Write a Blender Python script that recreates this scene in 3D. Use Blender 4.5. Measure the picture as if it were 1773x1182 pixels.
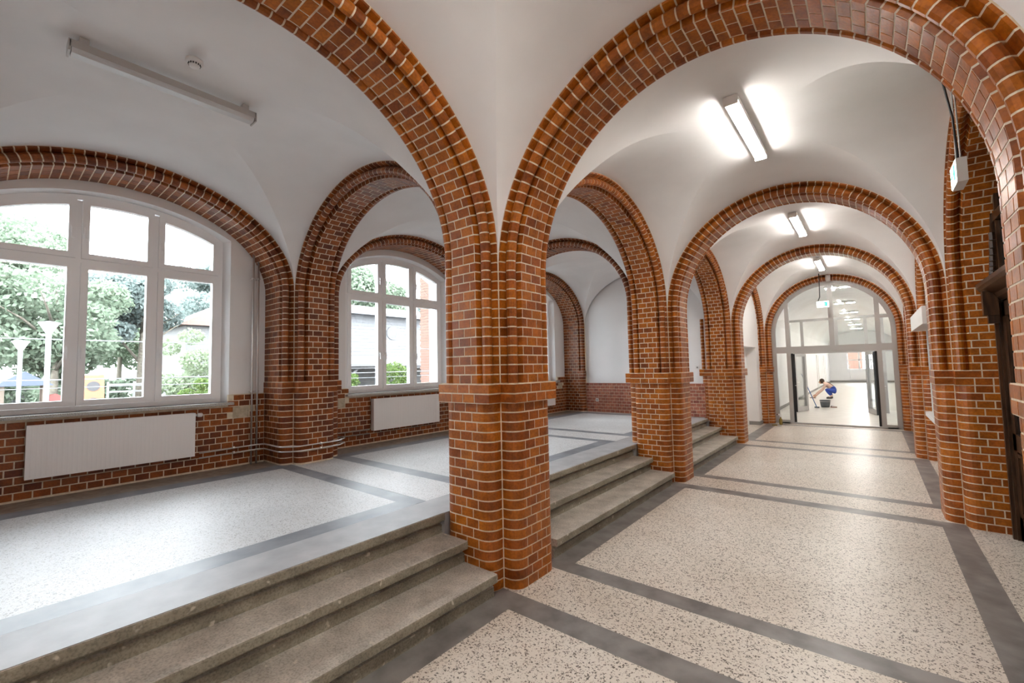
import bpy, bmesh, math, random
from mathutils import Vector, Matrix
random.seed(7)
scene = bpy.context.scene
for o in list(bpy.data.objects):
    bpy.data.objects.remove(o)
col = scene.collection
PI = math.pi

# ------------------------------------------------------------------ camera
CAM = (1.53963, -2.72535, 1.745); YAW, PITCH, ROLL, FPX = -0.684961, 0.0597123, -0.0212326, 758.842
fw = Vector((math.sin(YAW)*math.cos(PITCH), math.cos(YAW)*math.cos(PITCH), math.sin(PITCH)))
r0 = Vector((math.cos(YAW), -math.sin(YAW), 0)); u0 = r0.cross(fw)
rt = math.cos(ROLL)*r0+math.sin(ROLL)*u0; up = -math.sin(ROLL)*r0+math.cos(ROLL)*u0
cd = bpy.data.cameras.new('camera'); cam = bpy.data.objects.new('camera', cd); col.objects.link(cam)
cd.sensor_fit = 'HORIZONTAL'; cd.sensor_width = 36.0; cd.lens = 36.0*FPX/1773.0
cd.clip_start = 0.05; cd.clip_end = 300
m3 = Matrix((rt, up, -fw)).transposed()
cam.matrix_world = Matrix.Translation(CAM) @ m3.to_4x4()
scene.camera = cam

# ------------------------------------------------------------------ world, exposure
world = bpy.data.worlds.new('overcast_sky'); scene.world = world; world.use_nodes = True
bg = world.node_tree.nodes['Background']
bg.inputs['Color'].default_value = (0.87, 0.94, 1.0, 1); bg.inputs['Strength'].default_value = 3.4
vs = scene.view_settings
vs.view_transform = 'Standard'; vs.look = 'None'; vs.gamma = 1.0; vs.use_curve_mapping = False
vs.exposure = 2.95
LAMP_E = 12.0
cy = scene.cycles
cy.max_bounces = 10; cy.diffuse_bounces = 8; cy.glossy_bounces = 4; cy.transparent_max_bounces = 16
cy.transmission_bounces = 8; cy.caustics_reflective = False; cy.caustics_refractive = False
cy.sample_clamp_indirect = 6.0
cy.use_denoising = True

# daylight portals (sampling aid only) at the three hall windows
WCEN = [-1.701, 2.211, 6.123]
for k, yc in enumerate(WCEN):
    ld = bpy.data.lights.new('window_portal', 'AREA'); ld.shape = 'RECTANGLE'; ld.size = 2.2; ld.size_y = 2.5
    ld.cycles.is_portal = True
    lo = bpy.data.objects.new('window_portal', ld); col.objects.link(lo)
    lo.location = (-5.42, yc, 2.55); lo.rotation_euler = (0, -PI/2, 0)

# ------------------------------------------------------------------ materials
MATS = {}
def new_mat(name):
    m = bpy.data.materials.new(name); m.use_nodes = True; MATS[name] = m
    nt = m.node_tree; b = nt.nodes['Principled BSDF']
    return m, nt, b
def simple(name, c, rough=0.5, metal=0.0, spec=None, emit=None, es=0.0, coat=0.0):
    m, nt, b = new_mat(name)
    b.inputs['Base Color'].default_value = (*c, 1); b.inputs['Roughness'].default_value = rough; b.inputs['Metallic'].default_value = metal
    if spec is not None: b.inputs['Specular IOR Level'].default_value = spec
    if coat: b.inputs['Coat Weight'].default_value = coat
    if emit: b.inputs['Emission Color'].default_value = (*emit, 1); b.inputs['Emission Strength'].default_value = es
    return m
def N(nt, t, **kw):
    n = nt.nodes.new(t)
    for k, v in kw.items():
        if k in n.inputs: n.inputs[k].default_value = v
        else: setattr(n, k, v)
    return n
def ramp(nt, stops, interp='LINEAR'):
    r = nt.nodes.new('ShaderNodeValToRGB'); e = r.color_ramp; e.interpolation = interp
    while len(e.elements) < len(stops): e.elements.new(0.5)
    for el, (p, c) in zip(e.elements, stops):
        el.position = p; el.color = (*c, 1)
    return r
def mixc(nt, fac, a, b, blend='MIX'):
    m = nt.nodes.new('ShaderNodeMix'); m.data_type = 'RGBA'; m.blend_type = blend
    for sock, v in ((m.inputs['Factor'], fac), (m.inputs['A'], a), (m.inputs['B'], b)):
        if hasattr(v, 'is_linked') or hasattr(v, 'links'): nt.links.new(v, sock)
        elif isinstance(v, (int, float)): sock.default_value = v
        else: sock.default_value = (*v, 1)
    return m.outputs['Result']
def pos(nt, scale=(1, 1, 1)):
    g = nt.nodes.new('ShaderNodeNewGeometry'); mp = nt.nodes.new('ShaderNodeMapping'); mp.inputs['Scale'].default_value = scale
    nt.links.new(g.outputs['Position'], mp.inputs['Vector']); return mp.outputs['Vector']

def brick_mat(name, stops, rough):
    m, nt, b = new_mat(name); L = nt.links
    oi = N(nt, 'ShaderNodeObjectInfo'); ge = N(nt, 'ShaderNodeNewGeometry')
    ad = N(nt, 'ShaderNodeMath', operation='ADD'); L.new(oi.outputs['Random'], ad.inputs[0]); L.new(ge.outputs['Random Per Island'], ad.inputs[1])
    fr = N(nt, 'ShaderNodeMath', operation='FRACT'); L.new(ad.outputs[0], fr.inputs[0])
    r = ramp(nt, stops); L.new(fr.outputs[0], r.inputs['Fac'])
    v = pos(nt)
    n1 = N(nt, 'ShaderNodeTexNoise', Scale=9.0, Detail=4.0); L.new(v, n1.inputs['Vector'])
    r2 = ramp(nt, [(0.3, (0.62, 0.58, 0.55)), (0.65, (1.08, 1.05, 1.0))]); L.new(n1.outputs['Fac'], r2.inputs['Fac'])
    c = mixc(nt, 1.0, r.outputs['Color'], r2.outputs['Color'], 'MULTIPLY')
    n2 = N(nt, 'ShaderNodeTexNoise', Scale=55.0, Detail=3.0); L.new(v, n2.inputs['Vector'])
    r3 = ramp(nt, [(0.35, (0.78, 0.76, 0.74)), (0.6, (1.05, 1.05, 1.05))]); L.new(n2.outputs['Fac'], r3.inputs['Fac'])
    c = mixc(nt, 1.0, c, r3.outputs['Color'], 'MULTIPLY')
    L.new(c, b.inputs['Base Color'])
    b.inputs['Roughness'].default_value = rough; b.inputs['Specular IOR Level'].default_value = 0.35
    bu = N(nt, 'ShaderNodeBump', Strength=0.25, Distance=0.004); L.new(n2.outputs['Fac'], bu.inputs['Height']); L.new(bu.outputs['Normal'], b.inputs['Normal'])
    return m
brick_mat('glazed_brick', [(0.0, (0.27, 0.066, 0.009)), (0.1, (0.32, 0.084, 0.009)), (0.4, (0.39, 0.112, 0.010)), (0.7, (0.47, 0.145, 0.011)), (0.9, (0.44, 0.125, 0.018)), (1.0, (0.34, 0.088, 0.010))], 0.34)
brick_mat('wall_brick', [(0.0, (0.16, 0.037, 0.010)), (0.2, (0.21, 0.054, 0.012)), (0.55, (0.29, 0.079, 0.014)), (0.85, (0.36, 0.102, 0.017)), (1.0, (0.25, 0.063, 0.013))], 0.38)
brick_mat('pink_brick', [(0.0, (0.33, 0.11, 0.075)), (0.4, (0.42, 0.15, 0.10)), (0.8, (0.50, 0.19, 0.12)), (1.0, (0.36, 0.12, 0.08))], 0.5)

def noisy(name, c1, c2, scale, rough, lo=0.35, hi=0.65, detail=4.0, bump=0.0, spec=None, stretch=(1, 1, 1)):
    m, nt, b = new_mat(name); L = nt.links
    v = pos(nt, stretch); n = N(nt, 'ShaderNodeTexNoise', Scale=scale, Detail=detail); L.new(v, n.inputs['Vector'])
    r = ramp(nt, [(lo, c1), (hi, c2)]); L.new(n.outputs['Fac'], r.inputs['Fac']); L.new(r.outputs['Color'], b.inputs['Base Color'])
    b.inputs['Roughness'].default_value = rough
    if spec is not None: b.inputs['Specular IOR Level'].default_value = spec
    if bump:
        bu = N(nt, 'ShaderNodeBump', Strength=bump, Distance=0.01); L.new(n.outputs['Fac'], bu.inputs['Height']); L.new(bu.outputs['Normal'], b.inputs['Normal'])
    return m
noisy('mortar', (0.66, 0.56, 0.42), (0.80, 0.71, 0.57), 20, 0.9)
noisy('plaster', (0.825, 0.822, 0.825), (0.865, 0.862, 0.865), 2.2, 0.85, bump=0.03)
noisy('smooth_white_wall', (0.84, 0.838, 0.84), (0.865, 0.863, 0.865), 1.5, 0.7)

def terrazzo(name, base1, base2, chip, chip2, rough, fine=1.0):
    m, nt, b = new_mat(name); L = nt.links
    v = pos(nt, (1, 1, 1))
    nb = N(nt, 'ShaderNodeTexNoise', Scale=1.3, Detail=5.0); L.new(v, nb.inputs['Vector'])
    rb = ramp(nt, [(0.35, base1), (0.65, base2)]); L.new(nb.outputs['Fac'], rb.inputs['Fac'])
    # stretched, warped cells give irregular chips
    nw = N(nt, 'ShaderNodeTexNoise', Scale=60.0, Detail=2.0); L.new(v, nw.inputs['Vector'])
    wa = N(nt, 'ShaderNodeVectorMath', operation='MULTIPLY_ADD'); L.new(nw.outputs['Color'], wa.inputs[0]); wa.inputs[1].default_value = (0.035, 0.035, 0.0); L.new(v, wa.inputs[2])
    c = rb.outputs['Color']
    for sc, th, cc, wgt in ((70.0, 0.40, chip, 0.9), (110.0, 0.40, chip2, 0.75)):
        vo = N(nt, 'ShaderNodeTexVoronoi', Scale=sc*fine); L.new(wa.outputs[0], vo.inputs['Vector'])
        se = N(nt, 'ShaderNodeSeparateColor'); L.new(vo.outputs['Color'], se.inputs[0])
        sel = N(nt, 'ShaderNodeMath', operation='LESS_THAN'); L.new(se.outputs[0], sel.inputs[0]); sel.inputs[1].default_value = 0.46
        di = N(nt, 'ShaderNodeMath', operation='LESS_THAN'); L.new(vo.outputs['Distance'], di.inputs[0]); di.inputs[1].default_value = th
        mu = N(nt, 'ShaderNodeMath', operation='MULTIPLY'); L.new(sel.outputs[0], mu.inputs[0]); L.new(di.outputs[0], mu.inputs[1])
        m2 = N(nt, 'ShaderNodeMath', operation='MULTIPLY'); L.new(mu.outputs[0], m2.inputs[0]); m2.inputs[1].default_value = wgt
        c = mixc(nt, m2.outputs[0], c, cc)
    L.new(c, b.inputs['Base Color'])
    n3 = N(nt, 'ShaderNodeTexNoise', Scale=3.0, Detail=6.0); L.new(v, n3.inputs['Vector'])
    mr = N(nt, 'ShaderNodeMapRange'); L.new(n3.outputs['Fac'], mr.inputs['Value']); mr.inputs['To Min'].default_value = rough-0.07; mr.inputs['To Max'].default_value = rough+0.1
    b.inputs['Roughness'].default_value = rough; b.inputs['Specular IOR Level'].default_value = 0.28
    return m
terrazzo('terrazzo', (0.655, 0.595, 0.52), (0.725, 0.67, 0.60), (0.075, 0.058, 0.045), (0.22, 0.17, 0.13), 0.33)
terrazzo('hall_terrazzo', (0.57, 0.575, 0.58), (0.66, 0.665, 0.67), (0.25, 0.245, 0.245), (0.40, 0.39, 0.345), 0.46, 1.35)
noisy('dark_strip', (0.15, 0.14, 0.135), (0.26, 0.245, 0.235), 5.0, 0.36, detail=8.0)
noisy('hall_strip', (0.15, 0.16, 0.18), (0.24, 0.25, 0.27), 4.0, 0.45, detail=8.0, spec=0.32)
noisy('wall_border', (0.22, 0.18, 0.14), (0.33, 0.28, 0.23), 14.0, 0.5, detail=8.0)
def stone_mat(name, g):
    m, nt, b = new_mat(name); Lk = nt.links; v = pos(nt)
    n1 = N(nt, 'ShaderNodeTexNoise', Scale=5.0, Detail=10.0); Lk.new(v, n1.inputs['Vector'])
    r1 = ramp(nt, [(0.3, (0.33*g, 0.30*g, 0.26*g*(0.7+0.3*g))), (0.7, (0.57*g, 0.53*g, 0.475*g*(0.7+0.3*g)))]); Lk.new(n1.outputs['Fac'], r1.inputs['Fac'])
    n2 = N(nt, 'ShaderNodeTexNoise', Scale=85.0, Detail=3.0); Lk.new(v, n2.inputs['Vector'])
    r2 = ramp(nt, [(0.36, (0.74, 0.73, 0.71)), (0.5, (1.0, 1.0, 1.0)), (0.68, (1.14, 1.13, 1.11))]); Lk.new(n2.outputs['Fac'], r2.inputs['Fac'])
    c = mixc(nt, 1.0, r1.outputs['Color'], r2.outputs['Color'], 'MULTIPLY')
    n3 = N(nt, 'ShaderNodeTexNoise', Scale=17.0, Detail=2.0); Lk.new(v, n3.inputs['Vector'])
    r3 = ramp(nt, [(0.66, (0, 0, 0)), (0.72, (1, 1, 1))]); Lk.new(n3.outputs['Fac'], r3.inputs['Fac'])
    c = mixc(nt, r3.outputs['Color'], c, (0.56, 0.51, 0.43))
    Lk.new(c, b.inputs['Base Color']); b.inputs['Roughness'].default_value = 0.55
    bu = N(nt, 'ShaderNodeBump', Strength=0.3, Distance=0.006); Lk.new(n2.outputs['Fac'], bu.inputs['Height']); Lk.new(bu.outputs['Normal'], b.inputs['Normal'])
stone_mat('step_stone', 1.0); stone_mat('stained_shaded_riser', 0.62)  # second, darker stone for riser faces: brown stains plus shade put into the colour
noisy('landing_stone', (0.31, 0.31, 0.318), (0.41, 0.41, 0.418), 5.0, 0.5, 0.3, 0.7, detail=10.0, spec=0.3)
noisy('sandstone', (0.42, 0.35, 0.25), (0.58, 0.50, 0.38), 18.0, 0.8, bump=0.2)
noisy('sill_stone', (0.25, 0.25, 0.24), (0.62, 0.61, 0.58), 120.0, 0.3)
simple('window_white', (0.92, 0.92, 0.93), 0.3)
simple('radiator_white', (0.87, 0.86, 0.86), 0.4)
simple('device_white', (0.80, 0.80, 0.79), 0.4)
simple('chrome', (0.74, 0.73, 0.72), 0.34, 0.9)
simple('grey_metal', (0.45, 0.44, 0.43), 0.38, 0.35)
simple('black_gasket', (0.012, 0.012, 0.013), 0.5)
simple('dark_cable', (0.03, 0.028, 0.03), 0.5)
simple('baseboard_grey', (0.27, 0.26, 0.25), 0.5)
noisy('dark_wood', (0.022, 0.010, 0.005), (0.075, 0.034, 0.015), 6.0, 0.3, detail=8.0, stretch=(6, 6, 0.7))
simple('dark_glass', (0.02, 0.018, 0.016), 0.06)
simple('lamp_housing', (0.80, 0.79, 0.77), 0.4)
simple('lamp_off_diffuser', (0.60, 0.61, 0.62), 0.35)
simple('lamp_off_housing', (0.50, 0.48, 0.46), 0.4)
simple('lamp_glow', (0.9, 0.9, 0.88), 0.5, emit=(1.0, 0.95, 0.88), es=LAMP_E)
simple('spot_glow', (0.9, 0.9, 0.88), 0.5, emit=(1.0, 0.96, 0.9), es=24.0)
simple('sign_glow', (0.85, 0.95, 0.88), 0.4, emit=(0.80, 1.0, 0.88), es=1.6)
simple('sign_green', (0.02, 0.42, 0.16), 0.4, emit=(0.02, 0.55, 0.2), es=0.5)
def pane_mat(name, tint, refl):
    m = bpy.data.materials.new(name); m.use_nodes = True; MATS[name] = m; nt = m.node_tree; L = nt.links
    nt.nodes.remove(nt.nodes['Principled BSDF']); out = nt.nodes['Material Output']
    tr = N(nt, 'ShaderNodeBsdfTransparent'); tr.inputs['Color'].default_value = (*tint, 1)
    gl = N(nt, 'ShaderNodeBsdfGlossy'); gl.inputs['Roughness'].default_value = 0.02
    fr = N(nt, 'ShaderNodeFresnel', IOR=1.45)
    mu = N(nt, 'ShaderNodeMath', operation='MULTIPLY'); L.new(fr.outputs[0], mu.inputs[0]); mu.inputs[1].default_value = refl
    mx = N(nt, 'ShaderNodeMixShader'); L.new(mu.outputs[0], mx.inputs[0]); L.new(tr.outputs[0], mx.inputs[1]); L.new(gl.outputs[0], mx.inputs[2])
    L.new(mx.outputs[0], out.inputs['Surface'])
pane_mat('window_glass', (0.97, 0.98, 0.98), 0.8)
pane_mat('partition_glass', (0.96, 0.97, 0.965), 0.6)
# outdoors
noisy('lawn', (0.05, 0.065, 0.04), (0.07, 0.085, 0.055), 3.0, 0.9)
noisy('gravel', (0.07, 0.068, 0.063), (0.10, 0.096, 0.09), 9.0, 0.9)
noisy('bark', (0.05, 0.04, 0.03), (0.09, 0.08, 0.06), 12.0, 0.9)
def leaf_mat(name, stops):
    m, nt, b = new_mat(name); L = nt.links
    ge = N(nt, 'ShaderNodeNewGeometry'); r = ramp(nt, stops); L.new(ge.outputs['Random Per Island'], r.inputs['Fac']); L.new(r.outputs['Color'], b.inputs['Base Color'])
    df = N(nt, 'ShaderNodeBsdfDiffuse'); tl = N(nt, 'ShaderNodeBsdfTranslucent'); mx = N(nt, 'ShaderNodeMixShader'); mx.inputs[0].default_value = 0.5
    L.new(r.outputs['Color'], df.inputs['Color']); L.new(r.outputs['Color'], tl.inputs['Color']); L.new(df.outputs[0], mx.inputs[1]); L.new(tl.outputs[0], mx.inputs[2])
    L.new(mx.outputs[0], nt.nodes['Material Output'].inputs['Surface']); nt.nodes.remove(b)
leaf_mat('leaf_light', [(0.0, (0.12, 0.155, 0.11)), (0.5, (0.145, 0.18, 0.13)), (1.0, (0.175, 0.205, 0.155))])
leaf_mat('leaf_blue', [(0.0, (0.12, 0.15, 0.14)), (0.5, (0.14, 0.17, 0.16)), (1.0, (0.165, 0.19, 0.18))])
leaf_mat('leaf_bright', [(0.0, (0.045, 0.075, 0.025)), (0.5, (0.075, 0.11, 0.035)), (1.0, (0.11, 0.145, 0.06))])
leaf_mat('leaf_pale', [(0.0, (0.13, 0.165, 0.10)), (0.5, (0.16, 0.19, 0.125)), (1.0, (0.19, 0.22, 0.16))])
simple('house_white', (0.12, 0.117, 0.115), 0.8)
simple('siding_white', (0.082, 0.082, 0.086), 0.7)
simple('roof_red', (0.13, 0.085, 0.07), 0.8)
simple('roof_grey', (0.14, 0.14, 0.14), 0.8)
simple('timber_grey', (0.075, 0.072, 0.075), 0.8)
simple('far_window', (0.025, 0.027, 0.03), 0.2)
simple('lamp_post_grey', (0.11, 0.115, 0.12), 0.4, 0.2)
simple('toy_red', (0.13, 0.03, 0.025), 0.4)
simple('toy_orange', (0.16, 0.065, 0.03), 0.5)
simple('toy_blue', (0.03, 0.04, 0.07), 0.5)
simple('toy_yellow', (0.22, 0.15, 0.02), 0.5)
simple('timber_brown', (0.08, 0.06, 0.045), 0.8)
noisy('render_grey', (0.05, 0.05, 0.05), (0.065, 0.065, 0.065), 2.0, 0.9)
simple('wire', (0.14, 0.145, 0.15), 0.4)
simple('outdoor_brick', (0.085, 0.04, 0.025), 0.8)
# person, tools
simple('skin', (0.62, 0.34, 0.22), 0.55)
simple('shirt_peach', (0.68, 0.47, 0.38), 0.8)
simple('overall_blue', (0.035, 0.075, 0.36), 0.8)
simple('hair_brown', (0.06, 0.032, 0.018), 0.6)
simple('boot_dark', (0.05, 0.045, 0.04), 0.6)
simple('bucket_grey', (0.09, 0.10, 0.11), 0.5)
simple('handle_blue', (0.05, 0.13, 0.34), 0.4)
M = MATS

# ------------------------------------------------------------------ helpers
def raw_mesh(name, verts, faces, mat, smooth=False):
    me = bpy.data.meshes.new(name); me.from_pydata([tuple(v) for v in verts], [], faces); me.update()
    if mat: me.materials.append(M[mat] if isinstance(mat, str) else mat)
    if smooth:
        for p in me.polygons: p.use_smooth = True
    return me
def add(name, me, parent=None, loc=(0, 0, 0), rot=None):
    o = bpy.data.objects.new(name, me); col.objects.link(o)
    if parent is not None: o.parent = parent
    o.location = loc
    if rot: o.rotation_euler = rot
    return o
def mobj(name, verts, faces, mat, parent=None, smooth=False, loc=(0, 0, 0)):
    return add(name, raw_mesh(name, verts, faces, mat, smooth), parent, loc)
def thing(name, label, cat, loc=(0, 0, 0), group=None, rotz=0.0):
    o = bpy.data.objects.new(name, None); col.objects.link(o); o.location = loc; o.rotation_euler = (0, 0, rotz)
    o.empty_display_size = 0.1
    o['label'] = label; o['category'] = cat
    if group: o['group'] = group
    return o
def tag(o, label, cat, group=None):
    o['label'] = label; o['category'] = cat
    if group: o['group'] = group
    return o
def struct(o, label=None, cat=None):
    o['kind'] = 'structure'
    if label: o['label'] = label
    if cat: o['category'] = cat
    return o
def sempty(name, label, cat, loc=(0, 0, 0)):
    o = bpy.data.objects.new(name, None); col.objects.link(o); o.location = loc; o.empty_display_size = 0.1
    return struct(o, label, cat)
class MB:
    def __init__(s): s.v = []; s.f = []
    def add(s, vs, fs):
        b = len(s.v); s.v += [tuple(v) for v in vs]; s.f += [tuple(i+b for i in f) for f in fs]; return s
    def box(s, x0, x1, y0, y1, z0, z1):
        return s.add([(x0, y0, z0), (x1, y0, z0), (x1, y1, z0), (x0, y1, z0), (x0, y0, z1), (x1, y0, z1), (x1, y1, z1), (x0, y1, z1)],
                     [(0, 3, 2, 1), (4, 5, 6, 7), (0, 1, 5, 4), (1, 2, 6, 5), (2, 3, 7, 6), (3, 0, 4, 7)])
    def tube(s, pts, r, n=8, cap=True):
        pts = [Vector(p) for p in pts]; rs = r if isinstance(r, (list, tuple)) else [r]*len(pts)
        base = len(s.v); ref = None
        for i, p in enumerate(pts):
            d = ((pts[min(i+1, len(pts)-1)]-p).normalized() + (p-pts[max(i-1, 0)]).normalized())
            d = d.normalized() if d.length > 1e-6 else Vector((0, 0, 1))
            if ref is None: ref = Vector((0, 0, 1)) if abs(d.z) < 0.9 else Vector((1, 0, 0))
            a = d.cross(ref).normalized(); b = a.cross(d).normalized(); ref = b
            for k in range(n):
                t = 2*PI*k/n; s.v.append(tuple(p+rs[i]*(a*math.cos(t)+b*math.sin(t))))
        for i in range(len(pts)-1):
            for k in range(n):
                s.f.append((base+i*n+k, base+i*n+(k+1) % n, base+(i+1)*n+(k+1) % n, base+(i+1)*n+k))
        if cap:
            s.f.append(tuple(base+k for k in range(n-1, -1, -1))); s.f.append(tuple(base+(len(pts)-1)*n+k for k in range(n)))
        return s
    def lathe(s, prof, c, n=20):
        base = len(s.v)
        for (r, z) in prof:
            for k in range(n):
                t = 2*PI*k/n; s.v.append((c[0]+r*math.cos(t), c[1]+r*math.sin(t), c[2]+z))
        for i in range(len(prof)-1):
            for k in range(n):
                s.f.append((base+i*n+k, base+i*n+(k+1) % n, base+(i+1)*n+(k+1) % n, base+(i+1)*n+k))
        s.f.append(tuple(base+k for k in range(n-1, -1, -1))); s.f.append(tuple(base+(len(prof)-1)*n+k for k in range(n)))
        return s
    def prism(s, poly, fn0, fn1):
        n = len(poly); b = len(s.v)
        s.v += [tuple(fn0(*p)) for p in poly]+[tuple(fn1(*p)) for p in poly]
        s.f.append(tuple(b+i for i in range(n-1, -1, -1))); s.f.append(tuple(b+n+i for i in range(n)))
        for i in range(n): s.f.append((b+i, b+(i+1) % n, b+n+(i+1) % n, b+n+i))
        return s
    def ring(s, outer, inner, fn0, fn1):
        n = len(outer); b = len(s.v)
        for fn in (fn0, fn1):
            s.v += [tuple(fn(*p)) for p in outer]; s.v += [tuple(fn(*p)) for p in inner]
        O0, I0, O1, I1 = b, b+n, b+2*n, b+3*n
        for i in range(n):
            j = (i+1) % n
            s.f += [(O0+i, O0+j, I0+j, I0+i), (O1+j, O1+i, I1+i, I1+j), (O0+j, O0+i, O1+i, O1+j), (I0+i, I0+j, I1+j, I1+i)]
        return s
    def build(s, name, mat, parent=None, smooth=False, loc=(0, 0, 0), fix=False):
        me = raw_mesh(name, s.v, s.f, mat, smooth)
        if fix:
            bm = bmesh.new(); bm.from_mesh(me); bmesh.ops.recalc_face_normals(bm, faces=bm.faces); bm.to_mesh(me); bm.free()
        return add(name, me, parent, loc)
def fixn(me):
    bm = bmesh.new(); bm.from_mesh(me); bmesh.ops.recalc_face_normals(bm, faces=bm.faces); bm.to_mesh(me); bm.free()

# ------------------------------------------------------------------ brickwork
CH = 0.077; PR = 0.145; JT = 0.0056; W = 0.53
L = 3.912
BP = [0.028]
def corner(style):
    """points (s, p) from the re-entrant seam round the outer corner on to the face"""
    if style == 'round':
        pts = [(0, 0), (0, 0.045)]
        for k in range(1, 6):
            a = PI-k*PI/10; pts.append((0.1+0.1*math.cos(a), 0.045+0.1*math.sin(a)))
        return pts
    if style == 'roll':
        pts = [(0, 0), (0, 0.023), (0.058, 0.038)]
        for k in range(7):
            a = math.radians(228-k*31); pts.append((0.05+0.043*math.cos(a), 0.095+0.043*math.sin(a)))
        pts += [(0.107, 0.087), (0.122, PR)]
        return pts
    if style == 'band':
        return [(-BP[0], BP[0]), (-BP[0], PR+BP[0])]
def profile(style, w, far):
    a = corner(style); top = PR+(BP[0] if style == 'band' else 0)
    if far: b = [(w-s, p) for (s, p) in reversed(a)]
    else: b = [(w, top)]
    return a, b, top
def brick_polys(style, w, far, odd):
    a, b, top = profile(style, w, far)
    j = JT
    if far: sp = [0.19, 0.325] if odd else [0.1325, 0.265, 0.3975]
    else: sp = [0.19, 0.325, 0.46] if odd else [0.1325, 0.265, 0.3975]
    sp = [s for s in sp if s < w-0.06]
    if style == 'band': lo = (0, 0)
    else: lo = (0, 0)
    out = []
    jj = 0.004
    first = [(s, p if p > 0 else jj+0.003) for (s, p) in a] + [(sp[0]-j, top), (sp[0]-j, jj)]
    if style == 'band': first.append((jj, jj))
    out.append(first)
    for s0, s1 in zip(sp[:-1], sp[1:]): out.append([(s0+j, jj), (s0+j, top), (s1-j, top), (s1-j, jj)])
    if far:
        last = [(sp[-1]+j, jj), (sp[-1]+j, top)] + [(s, p if p > 0 else jj+0.003) for (s, p) in b]
        if style == 'band': last.append((w-jj, jj))
    else:
        last = [(sp[-1]+j, jj), (sp[-1]+j, top), (w, top), (w, jj)]
    out.append(last)
    return out
def mortar_poly(style, w, far, back):
    d = 0.0028
    a, b, top = profile(style, w, far)
    if style == 'band':
        e = BP[0]; pts = [(-e+d, e), (-e+d, top-d)] + ([(w+e-d, top-d), (w+e-d, e)] if far else [(w, top-d)])
        return [(0.0, back), (0.0, 0.0)] + pts + ([(w, 0.0)] if far else []) + [(w, back)]
    raw = a+b; out = []
    for i, (s, p) in enumerate(raw):
        s0, p0 = raw[max(i-1, 0)]; s1, p1 = raw[min(i+1, len(raw)-1)]
        tx, ty = s1-s0, p1-p0; l = math.hypot(tx, ty) or 1
        nx, ny = ty/l, -tx/l   # inward
        out.append((s+nx*d, p+ny*d))
    out[0] = (d, 0.0)
    if far: out[-1] = (w-d, 0.0)
    else: out[-1] = (w, PR-d)
    return [(0.0, back)] + out + [(w, back)]

class Arm:
    """one arm of a pier: seam corner (x, y), direction S along the face, N outwards"""
    def __init__(s, org, S, Nn, w=W, far=True): s.o = Vector((*org, 0)); s.S = Vector((*S, 0)); s.N = Vector((*Nn, 0)); s.w = w; s.far = far
    def at(s, sp, z): return s.o+s.S*sp[0]+s.N*sp[1]+Vector((0, 0, z))
SHARE = {}
def arm_bricks(arm, k0, ztop, mat, z0=None):
    """yield (mesh-key, polys, zmid, h) for every course"""
    k = k0
    while True:
        za = k*CH; zb = za+CH
        if zb > ztop+0.02: break
        st = 'round' if k < 19 else ('band' if k < 21 else 'roll')
        yield k, st, za, zb
        k += 1
def build_pier(name, label, core, arms, tops, k0, zfloor, single, mat='glazed_brick', core_top=4.45, group=None):
    cx, cy_ = (core[0]+core[1])/2, (core[2]+core[3])/2
    root = thing(name, label, 'pillar', (cx, cy_, zfloor), group)
    off = Vector((cx, cy_, zfloor))
    joined = MB(); mort = MB()
    mort.box(core[0]-cx, core[1]-cx, core[2]-cy_, core[3]-cy_, 0, core_top-zfloor)
    for ai, (arm, zt) in enumerate(zip(arms, tops)):
        sol = single[ai]
        segs = [('round', zfloor, 19*CH), ('band', 19*CH, 21*CH), ('roll', 21*CH, zt)]
        for st, z0, z1 in segs:
            poly = mortar_poly(st, arm.w, arm.far, -0.05)
            mort.prism(poly, lambda s, p: arm.at((s, p), z0)-off, lambda s, p: arm.at((s, p), z1)-off)
        for k, st, za, zb in arm_bricks(arm, k0, zt, mat):
            polys = brick_polys(st, arm.w, arm.far, k % 2)
            if st == 'band': polys = brick_polys(st, arm.w, arm.far, (k+1) % 2)
            for pi, poly in enumerate(polys):
                zm = (za+zb)/2; hh = CH/2-JT
                if sol:
                    key = (BP[0], tuple(arm.S), tuple(arm.N), round(arm.w, 3), arm.far, st, (k % 2), pi, mat)
                    if key not in SHARE:
                        b = MB(); c = Vector((sum(p[0] for p in poly)/len(poly), sum(p[1] for p in poly)/len(poly)))
                        f = lambda s, p: arm.S*(s-c[0])+arm.N*(p-c[1])
                        b.prism(poly, lambda s, p: f(s, p)-Vector((0, 0, hh)), lambda s, p: f(s, p)+Vector((0, 0, hh)))
                        me = raw_mesh('brick', b.v, b.f, mat); fixn(me); SHARE[key] = (me, c)
                    me, c = SHARE[key]
                    add('brick', me, root, arm.at((c[0], c[1]), zm)-off)
                else:
                    joined.prism(poly, lambda s, p: arm.at((s, p), zm-hh)-off, lambda s, p: arm.at((s, p), zm+hh)-off)
    mo = mort.build('mortar', 'mortar', root, fix=True)
    if joined.v:
        jo = joined.build('brickwork', mat, root, fix=True); jo['kind'] = 'stuff'
    return root

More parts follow.
